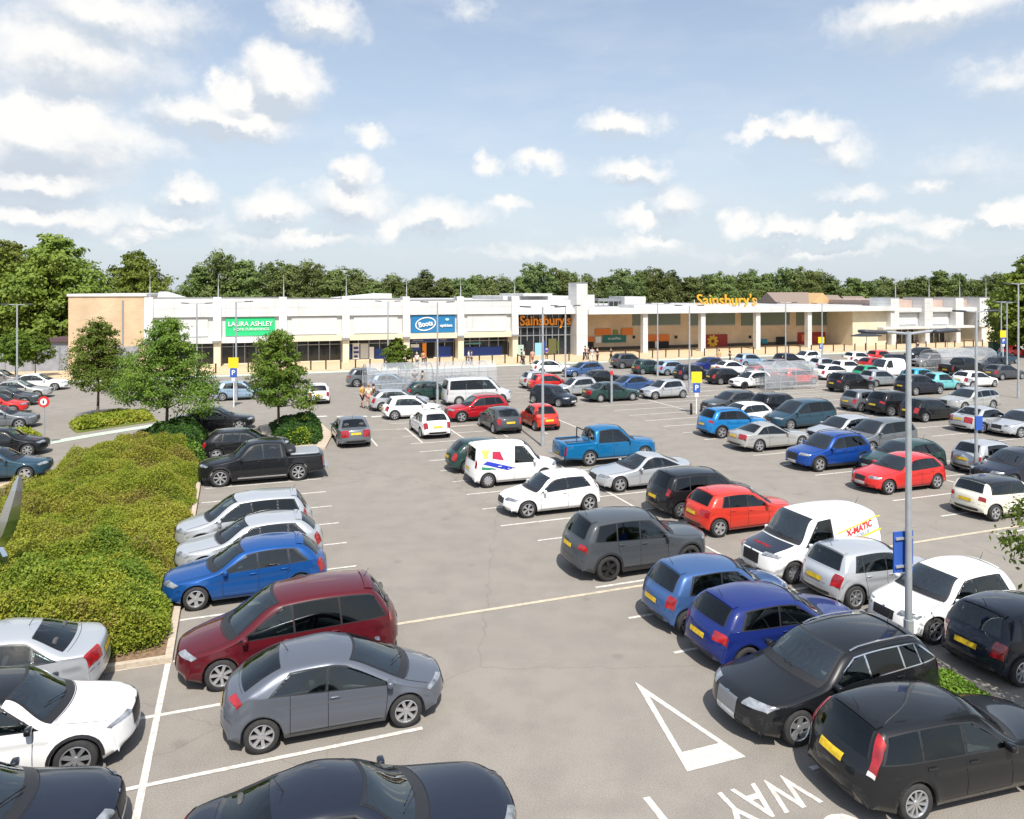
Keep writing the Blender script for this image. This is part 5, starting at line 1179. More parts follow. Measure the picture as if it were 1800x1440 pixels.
ta, tb_ = fx(1008), fx(1027)
MB().box(ta, tb_, -1.0, 1.6, 0, 9.45).build('tower', M_WHITE, sm)
MB().box(ta - .05, tb_ + .05, -1.06, 1.66, 9.45, 9.55).build('tower_cap', M_ALU, sm)
MB().tube((tb_ - .25, .5, 9.5), (tb_ - .25, .5, 11.4), .05, .02).build('mast', M_MAST, sm)
ca, cb = tb_, fx(1562)
MB().box(ca, cb, -1.3, 5.2, 5.45, 6.05).build('long_canopy', M_WHITE, sm)
MB().box(ca, cb, -1.36, -1.3, 5.38, 6.12).build('canopy_edge', M_WHITE, sm)
MB().box(ca, fx(1497), 5.2, D, 0, 5.95).build('brick_wall', M_BRK2, sm)
MB().box(ca, cb, 5.25, D, 6.05, 6.18).build('flat_roof', M_ROOF, sm)
MB().box(ca, fx(1480), 5.10, 5.2, 0, .55).build('wall_plinth', mat('dark_plinth', (.08, .07, .06), .8), sm)
for p in (1128, 1229, 1325, 1415): c = fx(p); MB().box(c - .36, c + .36, -1.0, -.3, 0, 5.45).build('canopy_column', M_WHITE, sm)
M_HW = mat('green_tint_glass', (.16, .20, .16), .2)
def fxd(px, d):
    k = (px - CXP) / FPX; X0 = FB.x + AH.x * d; Y0 = FB.y + AH.y * d; return (k * Y0 - X0) / (BH.x - k * BH.y)
def Pz(px, py, d):
    """height on the plane d metres behind the front"""
    t = fxd(px, d); Y = FB.y + AH.y * d + BH.y * t; return CH - (py - HY) * Y / FPX
for (p, q) in ((1112, 1196), (1212, 1292), (1303, 1388), (1400, 1470)):
    z1 = Pz((p + q) / 2, 553, 5.15); z0 = Pz((p + q) / 2, 571, 5.15)
    w = MB().box(fxd(p, 5.15), fxd(q, 5.15), 5.12, 5.2, z0, 5.3).build('high_window', M_HW, sm); 
    MB().box(fxd(p, 5.15), fxd(q, 5.15), 5.05, 5.12, z0 - .12, z0).build('window_sill', M_ALU, sm)
def WP(px0, py0, px1, py1, m, name='wall_poster', par=None): 
    return MB().box(fxd(px0, 5.15), fxd(px1, 5.15), 5.03, 5.1, Pz((px0 + px1) / 2, py1, 5.15), Pz((px0 + px1) / 2, py0, 5.15)).build(name, m, par or sm)
M_TEALS = mat('teal_sign', (.01, .16, .14), .5); M_BLK = mat('black_opening', (.012, .014, .014), .7); M_FY = mat('flower_yellow', (.75, .48, .04), .5); M_FR = mat('flower_red', (.32, .03, .03), .6); M_SKYB = mat('teal_crate_colour', (.02, .25, .34), .5)
WP(1059, 589, 1100, 602, M_TEALS, 'green_wall_sign'); WP(1046, 578, 1073, 589, M_ORP); WP(1092, 577, 1112, 589, M_ORP); WP(1078, 580, 1086, 588, mat('leaf_emblem', (.20, .22, .05), .6))
sign_text(sm, 'cafe', .5, fxd(1080, 5.0), 5.0, Pz(1080, 595, 5.0), M_LET, width=2.0, bold=0, ext=.01)
WP(1028, 592, 1044, 601, M_ORP, 'kiosk_sign'); WP(1030, 601, 1043, 622, M_BLK, 'kiosk_opening'); WP(1046, 592, 1056, 603, M_LET)
WP(1134, 588, 1176, 600, M_ORP, 'kiosk_sign'); WP(1136, 600, 1150, 612, M_BLK, 'kiosk_opening'); WP(1151, 600, 1157, 613, M_LET); WP(1158, 600, 1175, 622, M_BLK, 'kiosk_opening'); WP(1136, 612, 1155, 622, mat('wood_display', (.30, .17, .05), .6))
# flower mural and red mural (generic abstract shapes)
M1 = MB()
cxm, czm = fxd(1253, 5.0), Pz(1253, 600, 5.0)
WP(1234, 588, 1278, 616, M_FR, 'mural_panel')
for k in range(9):
    a_ = 2 * math.pi * k / 9; v, f = rounded_box(.75, .06, .42, 3, .9); ca_, sa_ = math.cos(a_), math.sin(a_)
    M1.add([(cxm + (q[0] + .62) * ca_ - q[2] * sa_, 5.0 + q[1], czm + (q[0] + .62) * sa_ + q[2] * ca_) for q in v], f)
M1.build('flower_petals', M_FY, sm, True); v, f = rounded_box(.55, .08, .5, 4, .9); MB().add([(q[0] + cxm, 4.96 + q[1], q[2] + czm) for q in v], f).build('flower_centre', M_FR, sm, True)
WP(1402, 584, 1450, 610, M_FR, 'mural_panel'); WP(1408, 588, 1420, 600, M_ORP, 'mural_shape', None).location.y = -.06; WP(1428, 590, 1442, 604, mat('mural_crimson', (.50, .06, .05), .6), 'mural_shape').location.y = -.06
WP(1364, 592, 1381, 611, M_BLK, 'service_door'); WP(1338, 596, 1348, 604, M_SKYB, 'wall_notice')
for px in (1112, 1186, 1316): WP(px, 590, px + 4, 595, M_BLK, 'wall_lamp')
# rooftop units and sign
for (p, q, z, dd) in ((1098, 1135, 7.6, 8), (1030, 1045, 7.9, 6)): MB().box(fxd(p, dd), fxd(q, dd), dd, dd + 5, 6.2, z).build('roof_unit', M_WHITE, sm)
for (p, q, z, dd) in ((1052, 1096, 7.3, 9),): 
    r_ = MB(); r_.box(fxd(p, dd), fxd(q, dd), dd, dd + 4, 6.9, 7.3)
    for k in range(6): xx = fxd(p, dd) + (fxd(q, dd) - fxd(p, dd)) * k / 5; r_.box(xx - .05, xx + .05, dd, dd + .1, 6.2, 6.9)
    r_.build('roof_plant', M_ALU, sm)
dd = 1.5
rs = MB(); ra, rb = fxd(1222, dd), fxd(1332, dd); rs.box(ra, rb, dd + .2, dd + .32, 6.15, 6.35)
for k in range(8): xx = ra + (rb - ra) * k / 7; rs.box(xx - .04, xx + .04, dd + .2, dd + .3, 6.1, 7.2)
rs.build('roof_sign_frame', M_WHITE, sm)
sign_text(sm, "Sainsbury's", 2.35, (ra + rb) / 2, dd, 7.05, M_YORG, width=(rb - ra) * .95, bold=.0, ext=.10)
MB().box(fxd(1110, 2), fxd(1275, 2), 1.2, 6, 6.05, 6.5).build('canopy_upstand', M_WHITE, sm)
# right-hand shops
rbld = building('right_shop_block', 'cream and white shop block with square piers at the right end of the parade')
MB().box(fx(1497), fx(1556), -.2, D, 0, 5.4).build('cream_wall', M_CREAM, rbld)
pp = [1563, 1622, 1676, 1720]
for p in pp:
    c = fx(p); w = .85 if p < 1700 else 1.15
    MB().box(c - w, c + w, -1.1, 3, 2.6, 7.35).box(c - .45, c + .45, -.9, .5, 0, 2.6, 0).build('pier', M_WHITE, rbld)
    MB().box(c - w - .04, c + w + .04, -1.15, 3.05, 7.35, 7.45).build('pier_cap', M_ALU, rbld)
    MB().tube((c + w - .1, -.5, 7.4), (c + w - .1, -.5, 9.0), .08, .06).tube((c + w - .1, -.5, 9.0), (c + w - .1, -.5, 10.6), .035, .015).build('mast', M_MAST, rbld)
for i in range(3):
    a, b = fx(pp[i]) + .9, fx(pp[i + 1]) - .9
    MB().box(a, b, 1.2, D, 5.7, 7.0).build('stone_parapet', M_PINK, rbld)
    MB().box(a, b, -.6, 1.2, 5.1, 5.75).build('upper_beam', M_WHITE, rbld)
    if i < 2:
        MB().box(a, b, .1, .5, 2.9, 5.1).build('upper_wall', M_OFFW, rbld); MB().box(a + .4, b - .4, -.02, .1, 3.15, 4.85).build('blank_sign_panel', M_WHITE, rbld)
        MB().box(a, b, .9, 1.0, .1, 2.5).build('shopfront_glass', M_DGL, rbld)
        fr = MB()
        for k in range(5): xx = a + (b - a) * k / 4; fr.box(xx - .06, xx + .06, .8, .9, .1, 2.5)
        fr.build('shopfront_frame', M_CREAM, rbld)
MB().box(fx(1540), fx(1700), -1.4, .9, 2.5, 2.85).build('glass_canopy', M_OFFW, rbld)
MB().box(fx(1640), fx(1700), 9, 20, 0, 5.5).build('side_wall', M_CREAM, rbld)
MB().box(fx(1735), fx(1768), 1, 12, 0, 2.6).build('low_side_building', M_CREAM, rbld)
# paving in front of the shops, bollards, pale green strip
def FR(t, d, z=0): p = FB + BH * t + AH * d; return Vector((p.x, p.y, z))
pv = MB(); t0, t1_ = fx(120) - 12, fx(1800) + 8; q4 = [FR(t0, -8.4), FR(t1_, -8.4), FR(t1_, 6), FR(t0, 6)]; pv.prism([(p.x, p.y) for p in q4], -.01, .10); pv.build('shop_pavement', M_PAVE, None, kind='structure')
pg = MB(); q4 = [FR(t0, -10.2), FR(t1_, -10.2), FR(t1_, -8.45), FR(t0, -8.45)]; pg.add([(p.x, p.y, .012) for p in q4], [(0, 1, 2, 3)]); pg.build('pale_green_strip', M_GPAINT, None, kind='structure')
bm_ = MB(); bm_.lathe([(.0, 0), (.075, 0), (.075, .82), (.095, .84), (.095, .92), (.06, 1.0), (0, 1.01)], 10)
bol = mesh('bollard', bm_.v, bm_.f, [mat('bollard_paint', (.045, .03, .025), .5)], bm_.m, True)
k = 0; t = fx(330)
while t < fx(1700):
    p = FR(t, -7.6, .1); obj('bollard', bol, None, p, label='dark bollard in the row along the shop pavement kerb', category='bollard', group='bollards along the shop pavement'); t += 1.55 if t < fx(930) else 1.9
# ---------------------------------------------------------------- distant houses and left wall
def house(px, py, wpx, dist, label, gable=True, hgt=6):
    X = (px - CXP) / FPX * dist; w = wpx / FPX * dist; ztop = CH - (py - HY) / FPX * dist
    r = empty('brick_house', (X, dist, 0), R(8), label=label, category='house'); ze = ztop - 2.3
    MB().box(-w / 2, w / 2, 0, 8, 0, ze).build('wall', mat('house_brick', (.42, .28, .15), .8), r)
    MB().add([(-w / 2 - .4, -.5, ze), (w / 2 + .4, -.5, ze), (w / 2 + .4, 8.5, ze), (-w / 2 - .4, 8.5, ze), (-w / 2 - .4, 4, ztop), (w / 2 + .4, 4, ztop)], [(0, 1, 5, 4), (2, 3, 4, 5), (1, 2, 5), (3, 0, 4), (3, 2, 1, 0)]).build('roof', mat('brown_tiles', (.22, .17, .14), .8), r)
    if gable:
        g0 = w * .22
        MB().add([(g0, -.9, 0), (g0 + 4.6, -.9, 0), (g0 + 4.6, -.9, ze), (g0 + 2.3, -.9, ztop - .1), (g0, -.9, ze), (g0, 4, 0), (g0 + 4.6, 4, 0), (g0 + 4.6, 4, ze), (g0 + 2.3, 4, ztop - .1), (g0, 4, ze)], [(0, 1, 2, 3, 4), (0, 4, 9, 5), (1, 6, 7, 2), (2, 7, 8, 3), (4, 3, 8, 9)]).build('gable', mat('gable_brick', (.55, .36, .17), .8), r)
        MB().box(g0 + 1.8, g0 + 2.8, -.98, -.9, ze - 1.0, ze + .2).build('window', M_DGL, r)
    return r
house(1405, 514, 72, 128, 'brown-roofed brick house with an orange gable beyond the supermarket roof')
house(1468, 519, 50, 134, 'plain brown-roofed house right of the gabled one', False)
house(1520, 521, 34, 138, 'small brown roof left of the first white pier', False)
gw = empty('metal_fence', G(-40, 657), R(14), label='long grey metal sheet fence behind the left car park', category='fence')
MB().box(0, 15, 0, .1, .1, 2.5).build('fence_panel', mat('grey_sheet', (.30, .31, .34), .6, noise=(2, (.24, .25, .28))), gw)
fp = MB(); [fp.box(x - .05, x + .05, -.08, 0, 0, 2.6) for x in np.arange(0, 15.1, 2.5)]; fp.build('fence_posts', M_ALU, gw)
sh = empty('service_shed', G(70, 648), R(14), label='low shed with purple-brown roof left of the tan brick wall', category='shed')
MB().box(0, 9, 3, 8, 0, 2.7).build('wall', mat('grey_sheet2', (.26, .27, .30), .6), sh); MB().box(-.2, 9.2, 2.7, 8.3, 2.7, 3.1).build('roof', mat('purple_roof', (.10, .06, .07), .7), sh)
fn = empty('side_fence', FR(fx(1768), 2), A20, label='dark fence and shrubs behind the right-hand bins', category='fence'); MB().box(0, 14, 0, .1, 0, 2.0).build('fence_panel', mat('dark_fence', (.05, .05, .03), .8), fn)
# ================================================================ street furniture
M_POST = mat('lamp_post_steel', (.50, .53, .55), .4, metal=.45, noise=(3, (.42, .44, .46))); M_HEAD = mat('lamp_head', (.05, .055, .065), .5)
M_SBLUE = mat('sign_blue', (.03, .10, .42), .45); M_SYEL = mat('sign_yellow', (.80, .60, .02), .5); M_SWH = mat('sign_white', (.78, .78, .78), .5); M_SRED = mat('sign_red', (.65, .03, .03), .5)
def lamp(px, py, label, h=7.5, heads=2, yaw=0, r=.075, arm=.62, hl=.66):
    p = G(px, py); o = empty('lamp_post', p, R(yaw), label=label, category='lamp post', group='tall lamp posts in the car park')
    MB().tube((0, 0, 0), (0, 0, 1.1), r * 1.35, r * 1.35, 12).tube((0, 0, 1.1), (0, 0, h), r * 1.02, r * .72, 12).build('pole', M_POST, o)
    for sg in ((-1, 1) if heads == 2 else (1,)):
        MB().tube((0, 0, h - .05), (sg * arm * 1.3, 0, h + .02), .03).build('arm', M_POST, o)
        v, f = rounded_box(hl, .30, .09, 4, .5); MB().add([(q[0] + sg * (arm + hl / 2), q[1], q[2] + h + .01 + .05 * (q[0] * sg)) for q in v], f).build('lamp_head', M_HEAD, o, True)
    return o
big = lamp(1597, 1176, 'tallest lamp post, nearest of all, with a blue sign on it', yaw=15)
for z0, z1 in ((2.12, 3.03),):
    MB().box(-.30, .22, .10, .13, z0, z1).build('sign_panel', M_SBLUE, big)
    MB().box(-.27, .19, .06, .10, z0 + .12, z0 + .17).box(-.27, .19, .06, .10, z1 - .17, z1 - .12).build('sign_bracket', M_POST, big)
p17 = lamp(1716, 839, 'lamp post rising behind the cream small car with a small blue sign', yaw=15, r=.07)
MB().box(-.19, .19, -.16, -.12, 2.15, 2.78).build('sign_panel', M_SBLUE, p17)
lamp(954, 785, 'lamp post between the orange-red round car and the blue pickup', yaw=10, h=7.55)
lamp(994, 690, 'lamp post right of the one by the orange-red round car', h=7.2, yaw=10)
lamp(769, 712, 'lamp post beside the white minibus', yaw=5, h=7.6)
lamp(682, 660, 'thin lamp post behind the lime green tree', h=7.4, yaw=5)
lamp(346, 690, 'lamp post behind the middle kerbside tree', h=7.4, yaw=5)
lamp(415, 705, 'single-headed lamp post in front of the green shop sign', h=7.6, heads=1, yaw=5)
lamp(30, 690, 'lamp post at the left edge with a wide top bar', h=7.3, yaw=5)
lamp(1156, 662, 'lamp post in front of the second canopy column', h=7.2, yaw=5)
lamp(1212, 690, 'lamp post just left of the yellow and blue sign', h=7.2, yaw=5)
lamp(1381, 650, 'tan lamp post in front of the high brick windows', h=7.2, yaw=5)
lamp(1445, 640, 'slim lamp post crossing the red mural', h=7.0, yaw=5)
lamp(1770, 652, 'left of the pair of lamp posts at the far right', h=7.2, yaw=5)
lamp(1760, 640, 'right-hand twin of the far right lamp post pair', h=7.2, yaw=5)
lamp(1790, 700, 'lamp post at the right edge in front of the yellow-green trees', h=9.0, yaw=5)
# sign boards on posts
def psign(px, py, label, s=1.0, h=2.9):
    o = empty('sign_post', G(px, py), 0, label=label, category='sign', group='yellow and blue parking signs'); 
    MB().tube((0, 0, 0), (0, 0, h), .045).build('post', M_SWH, o)
    MB().box(-.36 * s, .36 * s, -.10, -.05, h - .75, h).build('yellow_panel', M_SYEL, o); MB().box(-.24 * s, .24 * s, -.10, -.05, h - 1.42, h - .78).build('blue_panel', M_SBLUE, o)
    MB().box(-.12, .12, -.10, -.05, h - 1.72, h - 1.46).build('white_panel', M_SWH, o)
    me = text_mesh('P', .5, .004, .01); me.materials.append(M_SWH); obj('sign_lettering', me, o, (0, -.11, h - 1.10), (R(90), 0, 0)); return o
psign(1224, 728, 'yellow and blue sign between two short black bollards')
for x in (1215, 1233): 
    b = MB(); b.lathe([(0, 0), (.085, 0), (.08, .72), (.05, .78), (0, .79)], 12); b.build('marker_bollard', mat('black_plastic', (.02, .02, .02), .5), None, True, label='short black bollard ' + ('left' if x == 1215 else 'right') + ' of the yellow and blue sign post', category='bollard').location = G(x, 729)
psign(411, 716, 'yellow and blue sign between the middle and right kerbside trees', h=3.6)
psign(1443, 635, 'yellow sign in front of the red mural')
psign(1763, 650, 'yellow and blue sign high beside the right lamp post pair', h=4.2)
yb = empty('yellow_bin', G(1759, 637), .2, label='yellow grit bin at the far right beside the red car', category='bin'); MB().box(-.5, .5, -.35, .35, 0, .8).build('bin_body', M_SYEL, yb); MB().box(-.55, .55, -.4, .4, .8, 1.0).build('lid', M_SYEL, yb)
gb = empty('green_container', G(1748, 622), .2, label='dark green container against the low cream building', category='container'); MB().box(-.6, .6, -.4, .4, 0, 1.5).build('container_body', mat('container_green', (.02, .10, .06), .5), gb); MB().box(-.65, .65, -.45, .45, 1.5, 1.62).build('lid', M_TRIM, gb)
rs_ = empty('round_sign', G(78, 784), 0, label='round red-ringed sign on a thin post by the left road', category='road sign')
MB().tube((0, 0, 0), (0, 0, 2.55), .03).build('post', M_POST, rs_)
dk = MB(); dk.lathe([(0, -.06), (.30, -.06), (.30, -.03), (0, -.03)], 28, 'y', o=(0, 0, 2.4)); dk.build('sign_disc', M_SRED, rs_)
dk = MB(); dk.lathe([(0, -.08), (.185, -.08), (.185, -.055), (0, -.055)], 28, 'y', o=(0, 0, 2.4)); dk.build('sign_centre', M_SWH, rs_)
MB().box(-.035, .035, -.095, -.08, 2.32, 2.48).build('sign_symbol', M_BLK, rs_)
# small post with pink top
pk = empty('ticket_post', G(1075, 709), 0, label='grey post in front of the dark green saloon', category='post'); MB().tube((0, 0, 0), (0, 0, 2.6), .09).build('post', M_POST, pk); MB().box(-.1, .1, -.12, -.09, 2.15, 2.45).build('notice', M_SRED, pk)
# parasols and shelters
M_CLEAR = mat('clear_panel', (.62, .66, .70), .25, alpha=.16, spec=.4)
M_TRO = mat('trolley_wire', (.30, .32, .34), .5, metal=.4)
def trolley_mesh():
    b = MB(); r = .012
    for z, w0, w1, l0, l1 in ((1.0, .28, .24, -.45, .5), (.55, .22, .18, -.38, .38)):
        c = [(l0, -w0, z), (l1, -w1, z), (l1, w1, z), (l0, w0, z)]
        for i in range(4): b.tube(c[i], c[(i + 1) % 4], r, n=4)
    for x in np.linspace(-.42, .46, 9):
        for sg in (-1, 1): b.tube((x, sg * .27, 1.0), (x * .85, sg * .20, .55), .007, n=4)
    for y in np.linspace(-.18, .18, 5): b.tube((-.38, y, .55), (.38, y, .55), .007, n=4); b.tube((.46, y, 1.0), (.38, y, .55), .007, n=4)
    for sg in (-1, 1): b.tube((-.45, sg * .25, 1.0), (-.35, sg * .25, .15), r * 1.3, n=4); b.tube((-.35, sg * .25, .15), (.40, sg * .18, .2), r * 1.3, n=4)
    b.tube((-.5, -.28, 1.05), (-.5, .28, 1.05), .02, n=6)
    for x in (-.35, .38):
        for sg in (-1, 1): b.lathe([(0, -.015), (.06, -.015), (.06, .015), (0, .015)], 8, 'y', o=(x, sg * .2, .06))
    return mesh('trolley', b.v, b.f, [M_TRO], b.m)
TRO = trolley_mesh(); NT = [0]
def shelter(px, py, n, L, label, tl):
    o = empty('trolley_shelter', G(px, py), A20, label=label, category='trolley shelter', group='clear trolley shelters'); d = 2.6
    fr = MB(); 
    for k in range(int(L / 1.6) + 1):
        x = min(L, k * 1.6); arc = [(x, d * (.5 - .5 * math.cos(a)), 1.55 + .75 * math.sin(a)) for a in np.linspace(0, math.pi, 9)]
        fr.tube((x, 0, 0), (x, 0, 1.55), .035, n=6).tube((x, d, 0), (x, d, 1.55), .035, n=6).path(arc, .03, 5)
    for y in (0, d): fr.tube((0, y, 1.55), (L, y, 1.55), .03, n=6); fr.tube((0, y, .7), (L, y, .7), .025, n=6)
    fr.build('frame', M_POST, o)
    v = []; f = []; A = np.linspace(0, math.pi, 13)
    for t in (0, .012):
        for x in (0, L): v += [(x, d * (.5 - .5 * math.cos(a)), 1.58 + .75 * math.sin(a) + t) for a in A]
    f = [(i, i + 1, 14 + i, 13 + i) for i in range(12)] + [(26 + i, 39 + i, 40 + i, 27 + i) for i in range(12)]
    obj('roof_panel', mesh('roof_panel', v, f, [M_CLEAR], None, True), o)
    for y in (0, d): MB().box(0, L, y - .006, y + .006, .2, 1.5).build('side_panel', M_CLEAR, o)
    for k in range(n):
        for row in (0, 1):
            q = G(px, py) + BH * (.8 + k * .42) + AH * (.75 + row * 1.15); obj('shopping_trolley', TRO, None, (q.x, q.y, 0), (0, 0, A20), label=tl, category='trolley', group=label)
shelter(646, 692, 8, 5.6, 'clear arched trolley shelter behind the group of three people', 'wire shopping trolley nested in the shelter left of the minibus')
shelter(762, 688, 8, 5.6, 'clear arched trolley shelter behind the white minibus', 'wire shopping trolley nested in the shelter behind the minibus')
shelter(1345, 688, 7, 5.6, 'clear trolley shelter left of the bright red far hatchback', 'wire shopping trolley nested in the shelter by the bright red car')
shelter(1655, 655, 10, 8, 'long clear trolley shelter before the right shop block', 'wire shopping trolley nested in the long right-hand shelter')
def umb(px, py, label, r=1.6, h=3.0):
    o = empty('parasol', G(px, py), .3, label=label, category='parasol'); MB().tube((0, 0, 0), (0, 0, h), .04).build('pole', M_POST, o)
    b = MB(); n = 8; v = [(0, 0, h + .1)] + [(r * 1.5 * math.cos(2 * math.pi * k / n), r * .8 * math.sin(2 * math.pi * k / n), h - .35) for k in range(n)]
    b.add(v, [(0, 1 + k, 1 + (k + 1) % n) for k in range(n)]); b.add([(p[0], p[1], p[2] - .06) for p in v], [(0, 1 + (k + 1) % n, 1 + k) for k in range(n)]); b.build('canopy', mat('charcoal_canvas', (.03, .035, .04), .7), o)
umb(1523, 628, 'dark parasol in front of the cream wall', h=3.1); umb(1665, 622, 'dark parasol by the right shop entrance', h=3.4)
# steel sculpture at the left edge
sc_o = empty('steel_sculpture', G(-30, 1080), R(20), label='polished steel leaf-shaped blade sculpture in the shrubs at the left edge', category='sculpture')
M_STEEL = mat('polished_steel', (.72, .74, .76), .22, metal=1)
def blade(pts, w, name):
    b = MB(); P = [Vector(p) for p in pts]; n = len(P); v = []
    for i, p in enumerate(P):
        t = i / (n - 1); ww = w * math.sin(math.pi * min(1, t * .93 + .03)) ** .8 + .01; v += [(p.x - ww, p.y, p.z), (p.x, p.y - ww * .55, p.z), (p.x + ww, p.y, p.z), (p.x, p.y + ww * .55, p.z)]
    f = []
    for i in range(n - 1):
        for k in range(4): f.append((i * 4 + k, i * 4 + (k + 1) % 4, i * 4 + 4 + (k + 1) % 4, i * 4 + 4 + k))
    b.add(v, f); return b.build(name, M_STEEL, sc_o)
g0 = G(-30, 1080); 
def at_px(px, py, Y): return Vector(((px - CXP) / FPX * Y, Y, CH - (py - HY) / FPX * Y))
iv = Matrix.Rotation(-R(20), 4, 'Z')
def loc_(px, py, Y): return iv @ (at_px(px, py, Y) - g0)
Yb = g0.y
blade([loc_(x, y, Yb - .3) for x, y in ((34, 836), (29, 862), (22, 890), (15, 915), (6, 940), (-6, 960), (-22, 978), (-34, 1004))], .22, 'blade')
blade([loc_(x, y, Yb - .3) for x, y in ((-24, 930), (-12, 950), (0, 966), (6, 978), (8, 992), (8, 1004))], .09, 'blade')
# ================================================================ people
def limb_mesh(name, joints, radii, edges, m, sub=1):
    me = bpy.data.meshes.new(name); me.from_pydata(joints, edges, []); o = bpy.data.objects.new(name, me); COL.objects.link(o)
    md = o.modifiers.new('s', 'SKIN'); 
    for i, r in enumerate(radii): me.skin_vertices[0].data[i].radius = (r, r) if not isinstance(r, tuple) else r
    me.skin_vertices[0].data[0].use_root = True; md.use_smooth_shade = True
    s = o.modifiers.new('u', 'SUBSURF'); s.levels = sub; s.render_levels = sub
    me2 = bpy.data.meshes.new_from_object(o.evaluated_get(bpy.context.evaluated_depsgraph_get())); bpy.data.objects.remove(o); me2.materials.clear(); me2.materials.append(m)
    me2.polygons.foreach_set('use_smooth', [True] * len(me2.polygons)); return me2
M_SKIN = mat('skin', (.55, .33, .23), .6); M_SKIN2 = mat('skin_deep', (.22, .12, .075), .6)
def person(px, py, label, top, bottom, hair=(.05, .03, .02), yaw=0, h=1.72, pose=0, shorts=False, at=None, skin=M_SKIN, bag=None):
    k = h / 1.72; st = .10 + .10 * (pose % 2); ar = .12 if pose < 2 else .30
    J = [(0, 0, .95), (0, 0, 1.15), (0, .01, 1.38), (0, .01, 1.48), (0, .015, 1.60), (0, .02, 1.68)]
    Rr = [(.145, .10), (.12, .085), (.15, .09), .052, .088, .075]; E = [(0, 1), (1, 2), (2, 3), (3, 4), (4, 5)]
    idx = {}
    for sg in (-1, 1):
        b = len(J); J += [(sg * .09, 0, .88), (sg * .10, sg * st * .5 - .03, .48), (sg * .10, sg * st + .03, .08), (sg * .11, sg * st - .12, .035)]; Rr += [.085, .055, .038, .035]; E += [(0, b), (b, b + 1), (b + 1, b + 2), (b + 2, b + 3)]
        b2 = len(J); J += [(sg * .18, 0, 1.40), (sg * .23, .03, 1.13), (sg * .21, -ar, .93 + (ar - .12) * .8), (sg * .20, -ar - .03, .86 + (ar - .12) * .8)]; Rr += [.055, .040, .028, .022]; E += [(2, b2), (b2, b2 + 1), (b2 + 1, b2 + 2), (b2 + 2, b2 + 3)]
        hx, hy, hz = J[-1]
        for q in range(4): J.append((hx + (q - 1.5) * .018, hy - .035 + .01 * abs(q - 1.5), hz - .075)); Rr.append(.008); E.append((b2 + 3, len(J) - 1))
        J.append((hx - sg * .03, hy - .045, hz - .03)); Rr.append(.009); E.append((b2 + 3, len(J) - 1))
    # nose
    J.append((0, -.085, 1.60)); Rr.append(.018); E.append((4, len(J) - 1))
    o = empty('person', G(px, py) if at is None else at, R(yaw), label=label, category='person'); o.scale = (k, k, k)
    obj('body', limb_mesh('body', J, Rr, E, skin), o)
    tm = mat('cloth_%s' % str(top), top, .85); bm2 = mat('cloth_%s' % str(bottom), bottom, .85)
    TJ = [(0, 0, .98), (0, 0, 1.15), (0, .01, 1.38), (-.18, 0, 1.40), (-.225, .025, 1.19), (.18, 0, 1.40), (.225, .025, 1.19)]
    obj('shirt', limb_mesh('shirt', TJ, [(.165, .12), (.142, .105), (.168, .11), .072, .058, .072, .058], [(0, 1), (1, 2), (2, 3), (3, 4), (2, 5), (5, 6)], tm), o)
    if shorts: LJ = [(0, 0, .95)]; LR = [(.155, .11)]; LE = []; 
    else: LJ = [(0, 0, .95)]; LR = [(.155, .11)]; LE = []
    for sg in (-1, 1):
        b = len(LJ); LJ += [(sg * .09, 0, .88), (sg * .10, sg * st * .5 - .03, .50)]; LR += [.098, .070]; LE += [(0, b), (b, b + 1)]
        if not shorts: LJ += [(sg * .10, sg * st + .03, .13)]; LR += [.052]; LE += [(b + 1, b + 2)]
    obj('shorts' if shorts else 'trousers', limb_mesh('trousers', LJ, LR, LE, bm2), o)
    hm = mat('hair_%s' % str(hair), hair, .8); v, f = rounded_box(.20, .22, .19, 4, .85); MB().add([(q[0], q[1] + .035, q[2] + 1.665) for q in v], f).build('hair', hm, o, True)
    for sg in (-1, 1): v, f = rounded_box(.095, .27, .09, 3, .6); MB().add([(q[0] + sg * .105, q[1] + sg * st - .05, q[2] + .045) for q in v], f).build('shoe', M_TRIM, o, True)
    eb = MB(); 
    for sg in (-1, 1): v, f = rounded_box(.022, .012, .014, 2, 1); eb.add([(q[0] + sg * .032, q[1] - .068, q[2] + 1.625) for q in v], f)
    v, f = rounded_box(.045, .012, .010, 2, 1); eb.add([(q[0], q[1] - .070, q[2] + 1.555) for q in v], f); eb.build('face_features', mat('face_dark', (.10, .03, .03), .6), o)
    if bag: v, f = rounded_box(.30, .16, .38, 3, .5); MB().add([(q[0] + .26, q[1] - .1, q[2] + .62) for q in v], f).build('bag', mat('bag_%s' % str(bag), bag, .6), o, True)
    return o
person(637, 717, 'person in mustard top and black shorts, left of the group of three', (.60, .33, .06), (.015, .015, .02), yaw=60, shorts=True, pose=1)
person(648, 718, 'person in pale top and pink shorts, middle of the group of three', (.70, .66, .50), (.62, .22, .18), (.30, .18, .08), yaw=200, shorts=True)
person(657, 717, 'person in dark brown clothes behind the pale car, right of the group of three', (.07, .045, .035), (.03, .03, .035), yaw=120, pose=2)
person(729, 686, 'person in black standing between the two trolley shelters', (.02, .02, .025), (.03, .03, .04), yaw=30)
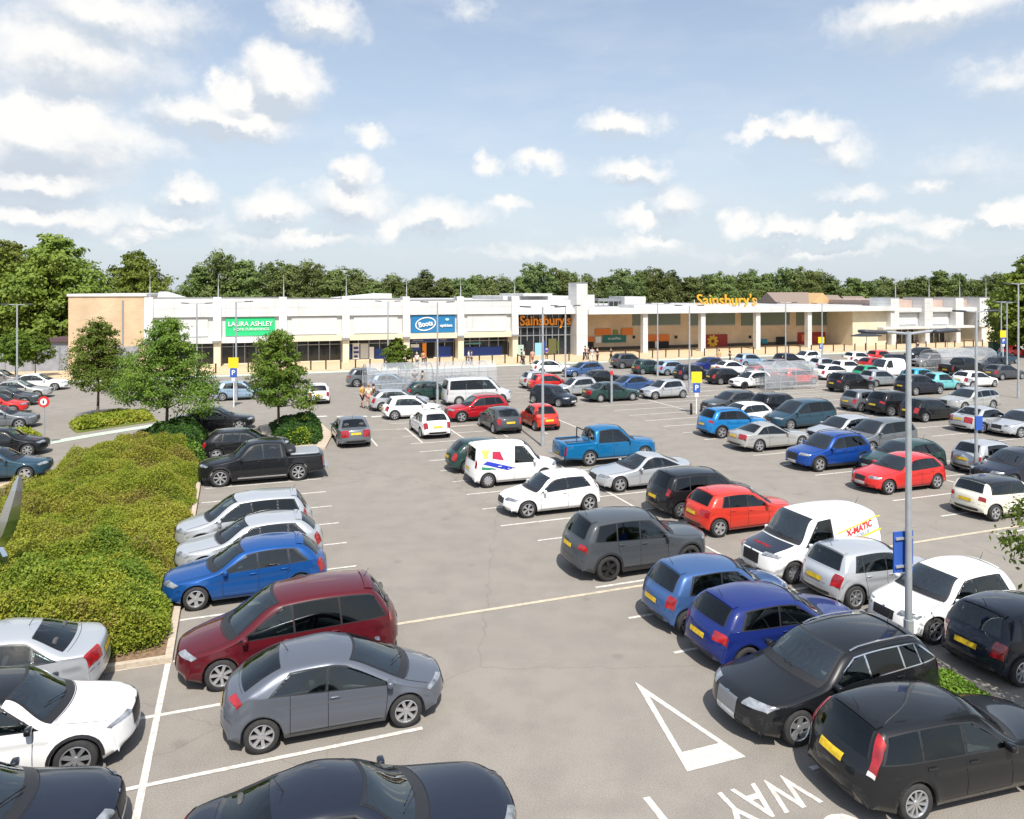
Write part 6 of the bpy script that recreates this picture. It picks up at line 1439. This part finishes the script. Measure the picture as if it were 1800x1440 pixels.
person(742, 688, 'person in grey-green top and black shorts beside the shelter', (.14, .20, .20), (.01, .01, .01), yaw=300, pose=1, shorts=True)
person(733, 648, 'person in white top by the pharmacy door', (.75, .75, .75), (.08, .08, .10), (.5, .5, .48), yaw=160)
person(744, 644, 'person in orange-brown top walking out of the pharmacy', (.40, .20, .10), (.05, .05, .06), yaw=180, pose=1)
person(824, 642, 'person in white near the wide blue shop window', (.72, .72, .72), (.30, .28, .34), yaw=80, pose=1)
person(829, 643, 'person in purple-grey beside the one in white at the blue window', (.16, .12, .20), (.10, .10, .14), yaw=90)
person(917, 640, 'person in black left of the supermarket entrance', (.02, .02, .025), (.02, .02, .03), yaw=100)
person(921, 641, 'person in white top at the left of the supermarket entrance', (.74, .74, .72), (.04, .05, .08), yaw=260)
person(936, 641, 'person in pink top crossing in front of the entrance', (.65, .35, .25), (.40, .12, .08), yaw=200, pose=1, shorts=True)
person(961, 634, 'person in blue top behind the pale cyan poster', (.04, .08, .40), (.10, .08, .08), yaw=180)
person(1029, 633, 'person in red-brown top leaning beside the white tower', (.32, .06, .05), (.05, .05, .06), yaw=110, pose=2)
person(1034, 634, 'person in black beside the red-brown one at the tower', (.02, .02, .03), (.06, .06, .08), yaw=250)
person(1041, 636, 'person in white trousers and grey top by the kiosk', (.45, .47, .50), (.70, .68, .66), yaw=180, pose=1)
person(1050, 637, 'person in dark clothes right of the kiosk group', (.03, .03, .03), (.03, .03, .04), yaw=30, h=1.75)
person(1074, 637, 'person with dark jacket walking alone on the buff paving', (.03, .03, .04), (.03, .03, .03), yaw=90, pose=1)
person(1264, 641, 'person in pink shorts below the flower mural', (.55, .42, .12), (.62, .30, .28), yaw=180, shorts=True)
person(1283, 637, 'person in black beside the flower mural', (.02, .02, .02), (.03, .03, .03), yaw=60)
person(1552, 652, 'person in dark blue by the farthest red car', (.03, .04, .10), (.05, .06, .12), yaw=180)
person(1613, 622, 'person in black at the right shop entrance', (.03, .03, .04), (.15, .16, .22), yaw=200)
# cones / post between van and pickup
# roof signs reflected etc. left to the light
for nm in ('kerb',):
    pass
